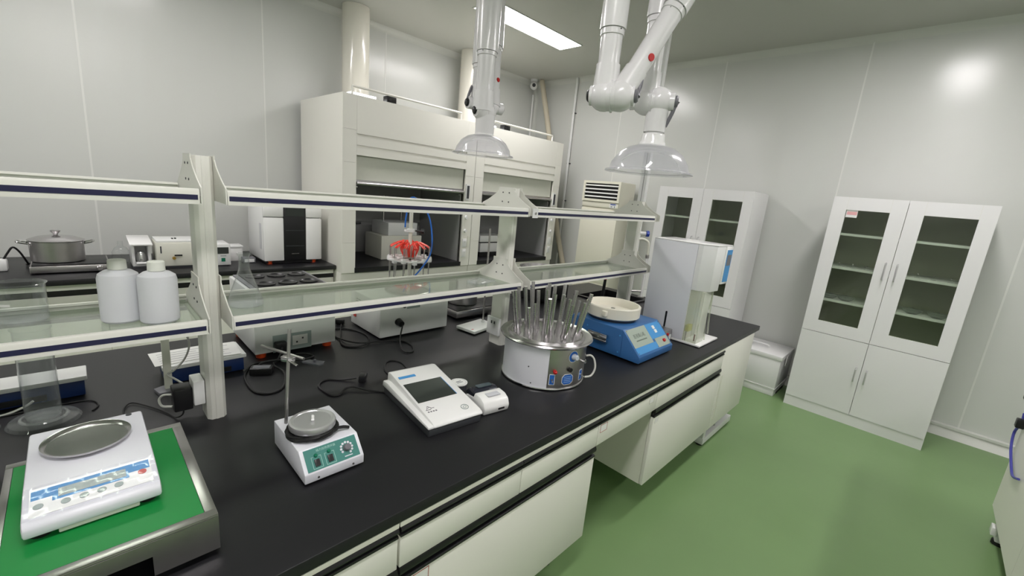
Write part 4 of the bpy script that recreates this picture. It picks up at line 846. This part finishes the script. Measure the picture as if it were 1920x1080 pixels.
part('copper_tip', mat('brown_tip', (120, 70, 60), .4), t, lambda b: b.cyl((.060, .062, .0165), (.060, .062, .058), .0045, seg=10))
part('yellow_block', YELLOW, t, lambda b: b.box(.010, .088, .075, .070, .110, .115), bev=.003); part('probe', STEELD, t, lambda b: b.cyl((.016, .10, .0165), (.016, .10, .0748), .003, seg=8))
for (a_, c_, lb) in (((.115, .05, .334), (.150, .035, .017), 'clear plastic hose'), ((.125, .06, .334), (.185, .09, .017), 'clear plastic hose'), ((.20, .06, .375), (.235, .12, .017), 'clear plastic hose'), ((.21, .06, .375), (.27, .06, .03), 'clear plastic hose')):
    part('hose', CASEG, t, lambda b: b.tube([a_, (a_[0]-.004, a_[1]-.008, .24), ((a_[0]+c_[0])/2, (a_[1]+c_[1])/2, .14), c_], .0055, seg=12), lb)
for x in (.02, .26):
    for y in (.03, .37): part('foot', BLACKR, t, lambda b: b.cyl((x, y, 0), (x, y, .0029), .012, seg=12))

# ================================================================ island bench, far side
t = thing('water_bath', 'white water bath with a black holed top, orange feet and rear socket', 'water bath', (.490, 1.945, Z0))
hs = part('housing', WHITE, t, lambda b: b.box(0, 0, .022, .345, .38, .292), bev=.005)
part('socket_recess', [LCD, PAPER, DGREY], hs, lambda b: [b.box(.070, -.0014, .020, .232, -.0002, .098), b.box(.150, -.003, .040, .215, -.0014, .085, 1), b.box(.165, -.0040, .050, .172, -.003, .058, 2), b.box(.19, -.0040, .065, .197, -.003, .073, 2)], 'grey rear socket panel')
part('plug', BLACKP, hs, lambda b: b.box(.073, -.040, .030, .118, -.0016, .072), 'black mains plug', bev=.005)
tp = part('top_rim', GREY, t, lambda b: b.box(.012, .012, .2925, .333, .368, .300), bev=.002); part('top_deck', BLACKP, t, lambda b: b.box(.03, .03, .3002, .315, .35, .304))
for i in range(3):
    for j in range(2): part('lid_ring', BLACKP, t, lambda b: b.lathe([(0, .3045), (.030, .3045), (.036, .309), (.040, .309), (.040, .3042), (0, .3042)], (.08+i*.092, .11+j*.16, 0), 28), 'round black lid')
for x in (.03, .315):
    for y in (.03, .35): part('foot', ORANGE, t, lambda b: b.cyl((x, y, 0), (x, y, .0219), .019, .022), 'orange rubber foot')
t = thing('nitrogen_evaporator', 'white bath with needle ring, red tubing and blue hose in front of the fume hood', 'evaporator', (1.045, 1.905, Z0))
hs = part('bath_housing', WHITE, t, lambda b: b.box(0, 0, .008, .425, .33, .198), bev=.006)
part('rear_plate', [LCD, DGREY], hs, lambda b: [b.box(.155, -.0014, .148, .235, -.0002, .182), b.cyl((.138, -.0002, .165), (.138, -.006, .165), .010, mi=1, seg=14)], 'grey rear plate'); part('plug', BLACKP, hs, lambda b: [b.cyl((.105, -.0002, .085), (.105, -.035, .080), .020, .016, seg=14)], 'black mains plug')
part('power_switch', RED, hs, lambda b: b.box(-.004, .262, .055, -.0002, .288, .085), 'red rocker switch')
for k in range(3): part('vent_slot', DGREY, hs, lambda b: b.box(-.0012, .21, .135+k*.012, -.0002, .26, .139+k*.012))
ox, oy = .262, .165
part('bath_rim', STEEL, t, lambda b: b.lathe([(.118, .1985), (.128, .1985), (.130, .206), (.122, .210), (.116, .205)], (ox, oy, 0), 48, close=True), 'round steel bath rim'); part('bath_floor', STEELD, t, lambda b: b.cyl((ox, oy, .1985), (ox, oy, .1995), .1175, seg=48))
part('support_pole', CREAM2, t, lambda b: b.cyl((ox, oy, .1996), (ox, oy, .70), .0105, seg=16))
cl = part('height_clamp', WHITE, t, lambda b: [b.cyl((ox, oy, .535), (ox, oy, .552), .022, seg=20), b.box(ox-.035, oy-.010, .538, ox-.015, oy+.010, .549)]); part('clamp_knob', BLACKP, cl, lambda b: [b.cyl((ox+.02, oy-.015, .543), (ox+.045, oy-.035, .543), .005, seg=10), b.cyl((ox+.045, oy-.035, .543), (ox+.058, oy-.046, .543), .015, seg=8)], 'black star knob')
rz = .385
ring = part('needle_ring', WHITE, t, lambda b: [b.lathe([(.095, rz-.004), (.123, rz-.004), (.123, rz+.003), (.095, rz+.003)], (ox, oy, 0), 48, close=True), b.lathe([(.020, rz-.002), (.07, rz-.002), (.07, rz+.002), (.020, rz+.002)], (ox, oy, 0), 36, close=True)]+[b.box(-.1, -.006, -.002, .1, .006, .002, mtx=Matrix.Translation((ox, oy, rz)) @ Matrix.Rotation(a_, 4, 'Z')) for a_ in (0, PI/3, 2*PI/3)], 'white round needle ring')
part('manifold', glass('manifold_clear', (235, 225, 222), .1, .4, (235, 210, 205), base=.3), t, lambda b: b.lathe([(.030, rz+.01), (.034, rz+.01), (.034, rz+.075), (.030, rz+.075)], (ox, oy, 0), 28, close=True), 'clear gas manifold')
nd = None
for i in range(12):
    a_ = 2*PI*i/12+.2; x, y = ox+.110*math.cos(a_), oy+.110*math.sin(a_)
    if nd is None:
        b = MB(); b.cyl((0, 0, -.085), (0, 0, .055), .0032, seg=10); b.cyl((0, 0, -.115), (0, 0, -.085), .0012, .0028, seg=8); b.cyl((0, 0, .056), (0, 0, .07), .0045, .003, seg=10)
        nd = build('needle', b, STEELD, t, 'steel gas needle'); hb = MB(); hb.box(-.011, -.011, -.012, .011, .011, .014, bev=.002); hbo = build('needle_holder', hb, WHITEG, nd, 'white needle holder'); o = nd; 
    else:
        o = nd.copy(); C.objects.link(o); o.parent = t; h = hbo.copy(); C.objects.link(h); h.parent = o
    o.location = (x, y, rz+random.uniform(-.006, .006))
for i in range(24):
    a_ = 2*PI*(i//2)/12+.2+(i % 2)*.12; x, y = ox+.108*math.cos(a_), oy+.108*math.sin(a_); a2 = a_+random.uniform(-1.2, 1.2); hh = random.uniform(.0, .02)
    part('red_tube', REDT, t, lambda b: b.tube([(ox+.034*math.cos(a2), oy+.034*math.sin(a2), rz+.015), (ox+.052*math.cos(a2), oy+.052*math.sin(a2), rz+.055+hh), (ox+.050*math.cos(a_), oy+.050*math.sin(a_), rz+.088+hh*.5), (ox+.085*math.cos(a_), oy+.085*math.sin(a_), rz+.082), (x, y, rz+.068)], .0034, smooth=4), 'red silicone tube')
part('blue_hose', BLUET, t, lambda b: b.tube([(ox-.03, oy+.01, .56), (ox-.032, oy, .62), (ox-.02, oy-.02, .72), (ox+.03, oy-.04, .70), (ox+.065, oy-.08, .62), (ox+.075, oy-.10, .50), (ox+.05, oy-.12, .42), (ox-.02, oy-.13, .34), (ox-.06, oy-.10, .28), (ox-.07, oy-.06, .215)], .0042), 'bright blue gas hose')
for x in (.03, .395):
    for y in (.03, .30): part('foot', BLACKR, t, lambda b: b.cyl((x, y, 0), (x, y, .0079), .014, seg=12))
# ring stand
t = thing('ring_stand', 'white based retort stand with thin steel rod beside the middle shelf post', 'retort stand', (1.50, 1.715, Z0))
part('base', WHITE, t, lambda b: b.prism([(0, .14), (.02, 0), (.235, .045), (.215, .175)], 'z', .006, .022, bev=.002)); part('label_dot', RED, t, lambda b: b.box(.03, .035, .0222, .045, .042, .0226))
part('rod_socket', WHITE, t, lambda b: b.cyl((.182, .115, .0222), (.182, .115, .035), .011, seg=16)); part('rod', STEELD, t, lambda b: b.cyl((.182, .115, .0352), (.182, .115, .585), .0055, seg=14)); part('pad', BLACKR, t, lambda b: b.box(.03, .04, 0, .20, .14, .0059))
# black hotplate with steel pot
t = thing('hot_plate', 'black topped induction hot plate under the steel pot behind the shelf post', 'hot plate', (1.60, 1.985, Z0))
part('body', STEELD, t, lambda b: b.box(0, 0, .012, .30, .30, .055), bev=.005); part('glass_top', BLACKP, t, lambda b: b.box(.006, .006, .0552, .294, .294, .060), bev=.001); part('pad', BLACKR, t, lambda b: b.box(.02, .02, 0, .28, .28, .0119))
t = thing('steel_pot', 'plain steel pot on the black hot plate behind the middle shelf post', 'pot', (1.765, 2.135, Z0+.0602))
part('pot_body', STEELD, t, lambda b: b.lathe([(0, 0), (.090, 0), (.095, .006), (.095, .165), (.099, .168), (.092, .168), (.091, .008), (0, .004)], seg=48))
# wide basin
t = thing('hot_plate', 'black square heater under the wide steel basin near the sink', 'hot plate', (2.42, 2.02, Z0)); part('body', BLACKP, t, lambda b: b.box(0, 0, .008, .34, .30, .12), bev=.006); part('pad', BLACKR, t, lambda b: b.box(.02, .02, 0, .32, .28, .0079))
t = thing('basin', 'wide round steel basin behind the shelf near the sink', 'basin', (2.59, 2.165, Z0+.1202)); part('bowl', STEEL, t, lambda b: b.lathe([(0, 0), (.12, 0), (.165, .06), (.175, .12), (.188, .123), (.186, .127), (.172, .125), (.16, .06), (.118, .004), (0, .004)], seg=56))
# navy cases
def case(loc, wd, dp, label, papers):
    t = thing('instrument_case', label, 'instrument', loc, 0, 'navy blue instruments with white tops')
    part('case_body', BOXBLUE, t, lambda b: b.box(.008, .008, .004, wd-.008, dp, .058), bev=.003)
    ld = part('lid', WHITE, t, lambda b: b.box(0, 0, .0585, wd, dp+.01, .074), bev=.003)
    part('port', BLACKP, t, lambda b: b.box(wd*.55, .002, .012, wd*.80, .0078, .030))
    part('pad', BLACKR, t, lambda b: b.box(.02, .02, 0, wd-.02, dp-.02, .0039))
    return t
case((.172, 1.855, Z0), .265, .15, 'navy and white instrument behind the nearest shelf post', True)
case((-.50, 1.905, Z0), .482, .095, 'navy and white instrument behind the upright glass cylinders', False)
def sheet(loc, rot, w_, h_, label):
    t = thing('paper_sheet', label, 'paper', loc, rot, 'papers on the navy instrument')
    part('sheet', PAPER, t, lambda b: b.box(0, 0, 0, w_, h_, .0012))
    for k in range(5): part('printed_line', mat('print_grey', (170, 170, 175), .6) if k == 0 and 'print_grey' not in bpy.data.materials else bpy.data.materials['print_grey'], t, lambda b: b.box(.02, .02+k*h_*.16, .00122, w_-.03-.02*(k % 2), .02+k*h_*.16+.004, .0014))
sheet((.155, 1.875, Z0+.0745), .04, .19, .145, 'printed paper sheet lying on the navy instrument, left of the post'); sheet((.30, 1.865, Z0+.0762), -.06, .12, .15, 'printed paper sheet lying on the navy instrument, right of the post')
# grey holder by the post
t = thing('electrode_stand', 'slim grey electrode stand in front of the navy instrument', 'stand', (.182, 1.81, Z0))
part('base', GREY, t, lambda b: b.prism([(-.03, -.03), (.035, -.03), (.05, .02), (.0, .04), (-.04, .02)], 'z', 0, .012, bev=.002)); part('column', CREAM2, t, lambda b: b.box(-.011, -.008, .0122, .011, .008, .255), bev=.002); part('holder', GREY, t, lambda b: b.box(-.03, -.012, .205, -.0112, .012, .25), bev=.002)
t = thing('cable', 'grey cable looping from the shelf to the electrode stand beside the nearest post', 'cable'); part('cord', mat('grey_cable', (170, 170, 165), .4), t, lambda b: b.tube([(.205, 1.83, 1.06), (.235, 1.83, 1.02), (.252, 1.83, .96), (.235, 1.82, .91), (.20, 1.80, .88), (.180, 1.795, .87), (.195, 1.77, .86), (.225, 1.70, .85), (.245, 1.66, .85)], .0033))
# post sockets and adapter
t = thing('socket_box', 'white socket box fixed to the side of the nearest shelf post', 'socket', (.243, 1.567, Z0)); part('box', WHITE, t, lambda b: b.box(-.030, -.035, .055, -.0005, .035, .135), bev=.003); part('outlet', DGREY, t, lambda b: b.box(-.0315, -.01, .085, -.0302, .01, .10))
t = thing('power_adapter', 'black plug-in power adapter with white cable at the nearest shelf post', 'adapter', (.21, 1.575, Z0)); part('body', BLACKP, t, lambda b: b.box(-.046, -.030, .040, .002, .030, .112), bev=.004); part('lead', WIRE, t, lambda b: b.tube([(-.047, 0, .09), (-.065, .02, .085), (-.075, .03, .068), (-.07, .015, .052), (-.047, 0, .05)], .0035), 'white lead'); part('black_lead', BLACKR, t, lambda b: b.tube([(-.02, -.01, .040), (-.025, -.01, .02), (-.04, .01, .006), (-.055, .055, .005), (-.085, .12, .005), (-.13, .19, .005), (-.155, .15, .005), (-.155, .06, .005)], .0024), 'thin black lead')
t = thing('socket_box', 'white double socket box low on the middle shelf post', 'socket', (1.5285, 1.567, Z0)); part('box', WHITE, t, lambda b: b.box(-.016, -.046, .055, -.0005, .046, .150), bev=.003); 
for y in (-.012, .010): part('outlet', DGREY, t, lambda b: b.box(-.0175, y-.004, .115, -.0162, y+.004, .130))
# cables on the worktop
def cable(label, pts, r=.0038, m=None, plug=None):
    t = thing('cable', label, 'cable', (0, 0, 0), 0, 'cables lying on the island worktop')
    part('cord', m or BLACKR, t, lambda b: b.tube([(x, y, Z0+r+.0006+dz) for x, y, dz in pts], r))
    if plug:
        x, y, a_ = plug; pg = part('plug', BLACKP, t, lambda b: b.box(-.022, -.014, .001, .022, .014, .030, bev=.005, mtx=Matrix.Translation((x, y, Z0)) @ Matrix.Rotation(a_, 4, 'Z')), 'black mains plug')
        for k in (-.006, .006): part('pin', STEEL, pg, lambda b: b.box(.0222, k-.001, .013, .040, k+.001, .019, mtx=Matrix.Translation((x, y, Z0)) @ Matrix.Rotation(a_, 4, 'Z')))
cable('black coiled cable with plug behind the nitrogen evaporator', [(1.0, 2.24, .01), (.975, 2.20, 0), (.93, 2.10, 0), (.861, 1.93, 0), (.90, 1.87, 0), (.97, 1.88, .006), (1.02, 2.0, 0), (.99, 2.12, 0), (.92, 2.16, 0), (.88, 2.05, 0), (.92, 1.90, .008), (1.03, 1.87, .004), (1.12, 1.84, 0), (1.142, 1.767, 0), (1.10, 1.68, 0), (1.06, 1.70, .004), (1.10, 1.80, .02), (1.15, 1.86, .075)], plug=(.985, 2.235, 2.2))
cable('black cable tangle with grey loop in front of the white water bath', [(.585, 1.90, .05), (.56, 1.88, .01), (.53, 1.90, 0), (.465, 1.89, 0), (.412, 1.79, 0), (.405, 1.65, 0), (.444, 1.598, 0), (.497, 1.624, 0), (.539, 1.74, .004), (.53, 1.84, .008), (.60, 1.90, 0), (.66, 1.90, .006), (.70, 1.86, 0), (.64, 1.82, .01), (.56, 1.86, .012), (.50, 1.87, .01), (.47, 1.84, .008)], .0045)
t = thing('adapter_brick', 'black adapter brick among the cables in front of the white water bath', 'adapter', (.475, 1.80, Z0), -.5); part('body', BLACKP, t, lambda b: b.box(-.04, -.022, 0, .04, .022, .028), bev=.004); part('sticker', GREY, t, lambda b: b.box(-.03, -.014, .0282, .03, .014, .0286))
cable('black cable with upturned plug left of the touchscreen meter', [(.745, 1.535, .008), (.70, 1.565, 0), (.65, 1.60, 0), (.605, 1.56, 0), (.612, 1.47, 0), (.64, 1.452, 0), (.67, 1.475, .004), (.70, 1.47, .008), (.732, 1.43, .004), (.76, 1.405, 0), (.79, 1.375, 0), (.80, 1.40, .0)], plug=(.765, 1.520, .9))
cable('thin black cable loop behind the touchscreen meter', [(.85, 1.395, .004), (.872, 1.47, .002), (.885, 1.56, .0), (.93, 1.63, 0), (.965, 1.635, 0), (.985, 1.59, 0), (.965, 1.50, 0), (.93, 1.42, .0)], .0028)
cable('thin black cable passing the glass cylinder bases at the left edge', [(-.30, 1.85, 0), (-.22, 1.865, 0), (-.10, 1.872, 0), (-.02, 1.86, 0), (0.0, 1.81, 0), (-.015, 1.775, 0)], .0024)
cable('white cable plugged into the left navy instrument', [(-.142, 1.880, .025), (-.16, 1.880, .012), (-.20, 1.875, .0), (-.26, 1.87, 0), (-.4, 1.86, 0)], .0035, WIRE)
# red tipped dropper
t = thing('pipette_filler', 'dark stick with a red cap standing behind the centrifuge bowl', 'pipette filler', (2.86, 1.76, Z0)); part('barrel', BLACKP, t, lambda b: b.cyl((0, 0, 0), (.005, -.005, .21), .014, .011)); part('cap', RED, t, lambda b: b.cyl((.005, -.005, .2102), (.006, -.006, .27), .012, .007), 'red cap')
# laboratory faucet
t = thing('laboratory_faucet', 'white gooseneck faucet with blue knob by the sink', 'faucet', (3.46, 1.74, Z0))
part('riser', WHITE, t, lambda b: b.cyl((0, 0, .001), (0, 0, .36), .012)); part('gooseneck', CREAM2, t, lambda b: b.tube([(0, 0, .36), (0, 0, .42), (-.006, .01, .49), (-.04, .05, .515), (-.075, .08, .50), (-.082, .088, .455)], .0115, seg=14)); part('collar', STEELD, t, lambda b: b.cyl((0, 0, .355), (0, 0, .385), .016))
part('side_pipe', STEELD, t, lambda b: b.cyl((-.14, .10, .06), (0, 0, .06), .009)); part('base_flange', STEELD, t, lambda b: b.cyl((0, 0, 0), (0, 0, .012), .028))
t = thing('gas_valve', 'white valve with a blue knob on the cable duct behind the sink', 'valve', (3.43, 1.832, Z0)); part('stem', WHITE, t, lambda b: b.cyl((0, 0, .56), (.035, -.045, .56), .016)); part('knob', mat('valve_blue', (30, 60, 160), .35), t, lambda b: b.cyl((.036, -.046, .56), (.052, -.062, .56), .026, seg=8), 'blue knob'); part('pipe', WHITE, t, lambda b: b.cyl((0, 0, 0), (0, 0, .575), .010))

# ================================================================ glass and bottles on the shelves
SZ = LZ+.0182
t = thing('beaker', 'glass beaker on the lower shelf at the left edge', 'beaker', (-.118, 1.655, SZ)); part('vessel', GLASS, t, lambda b: b.lathe([(0, 0), (.044, 0), (.048, .005), (.048, .098), (.052, .102), (.050, .103), (.0462, .099), (.0462, .006), (0, .002)], seg=40)); part('graduation_mark', PAPER, t, lambda b: arc_shell(b, 225, 250, .0484, .0487, .05, .056, n=6))
def bottle(loc, label):
    t = thing('plastic_bottle', label, 'bottle', loc, 0, 'milky bottles on the lower shelf')
    part('body', FROST, t, lambda b: b.lathe([(0, 0), (.040, 0), (.0448, .006), (.0448, .122), (.042, .133), (.030, .142), (.020, .145), (0, .145)], seg=40)); part('cap', mat('milky_cap', (226, 228, 220), .4) if 'milky_cap' not in bpy.data.materials else bpy.data.materials['milky_cap'], t, lambda b: b.cyl((0, 0, .1452), (0, 0, .172), .0205, .0195, bev=.002))
bottle((.070, 1.560, SZ), 'left of the two milky plastic bottles on the lower shelf'); bottle((.1475, 1.513, SZ), 'milky plastic bottle next to the nearest shelf post')
t = thing('erlenmeyer_flask', 'clear conical flask on the lower shelf right of the nearest post', 'flask', (.378, 1.585, SZ)); part('vessel', GLASS, t, lambda b: b.lathe([(0, 0), (.048, 0), (.053, .005), (.052, .016), (.017, .120), (.0155, .130), (.0155, .165), (.021, .172), (.021, .175), (.0138, .168), (.0138, .130), (.0152, .119), (.0505, .016), (.05, .004), (0, .002)], seg=44))
t = thing('glass_tray', 'flat clear glass tray on the lower shelf beside the middle post', 'tray', (1.40, 1.56, SZ), .3); part('tray_body', GLASS, t, lambda b: [b.box(-.07, -.04, 0, .07, .04, .002), b.box(-.07, -.04, .002, -.068, .04, .010), b.box(.068, -.04, .002, .07, .04, .010), b.box(-.068, -.04, .002, .068, -.038, .010), b.box(-.068, .038, .002, .068, .04, .010)])
part('glass_rod', PAPER, t, lambda b: b.box(-.03, -.028, .0022, .005, -.020, .0035))
def cylinder(loc, label):
    t = thing('measuring_cylinder', label, 'measuring cylinder', loc, 0, 'glass cylinders behind the balance')
    part('foot', GLASS, t, lambda b: b.lathe([(0, 0), (.078, 0), (.080, .004), (.074, .012), (.045, .016), (0, .016)], seg=44)); part('barrel', GLASS, t, lambda b: b.lathe([(0, .0165), (.036, .0165), (.039, .022), (.039, .290), (.043, .296), (.0375, .292), (.0375, .024), (0, .020)], seg=36)); part('ring', STEELD if False else GLASS, t, lambda b: b.lathe([(.046, .0162), (.054, .0162), (.052, .020), (.046, .020)], seg=36, close=True))
cylinder((-.117, 1.775, Z0), 'glass measuring cylinder with round foot behind the balance'); cylinder((-.284, 1.79, Z0), 'glass measuring cylinder half cut off by the left edge')
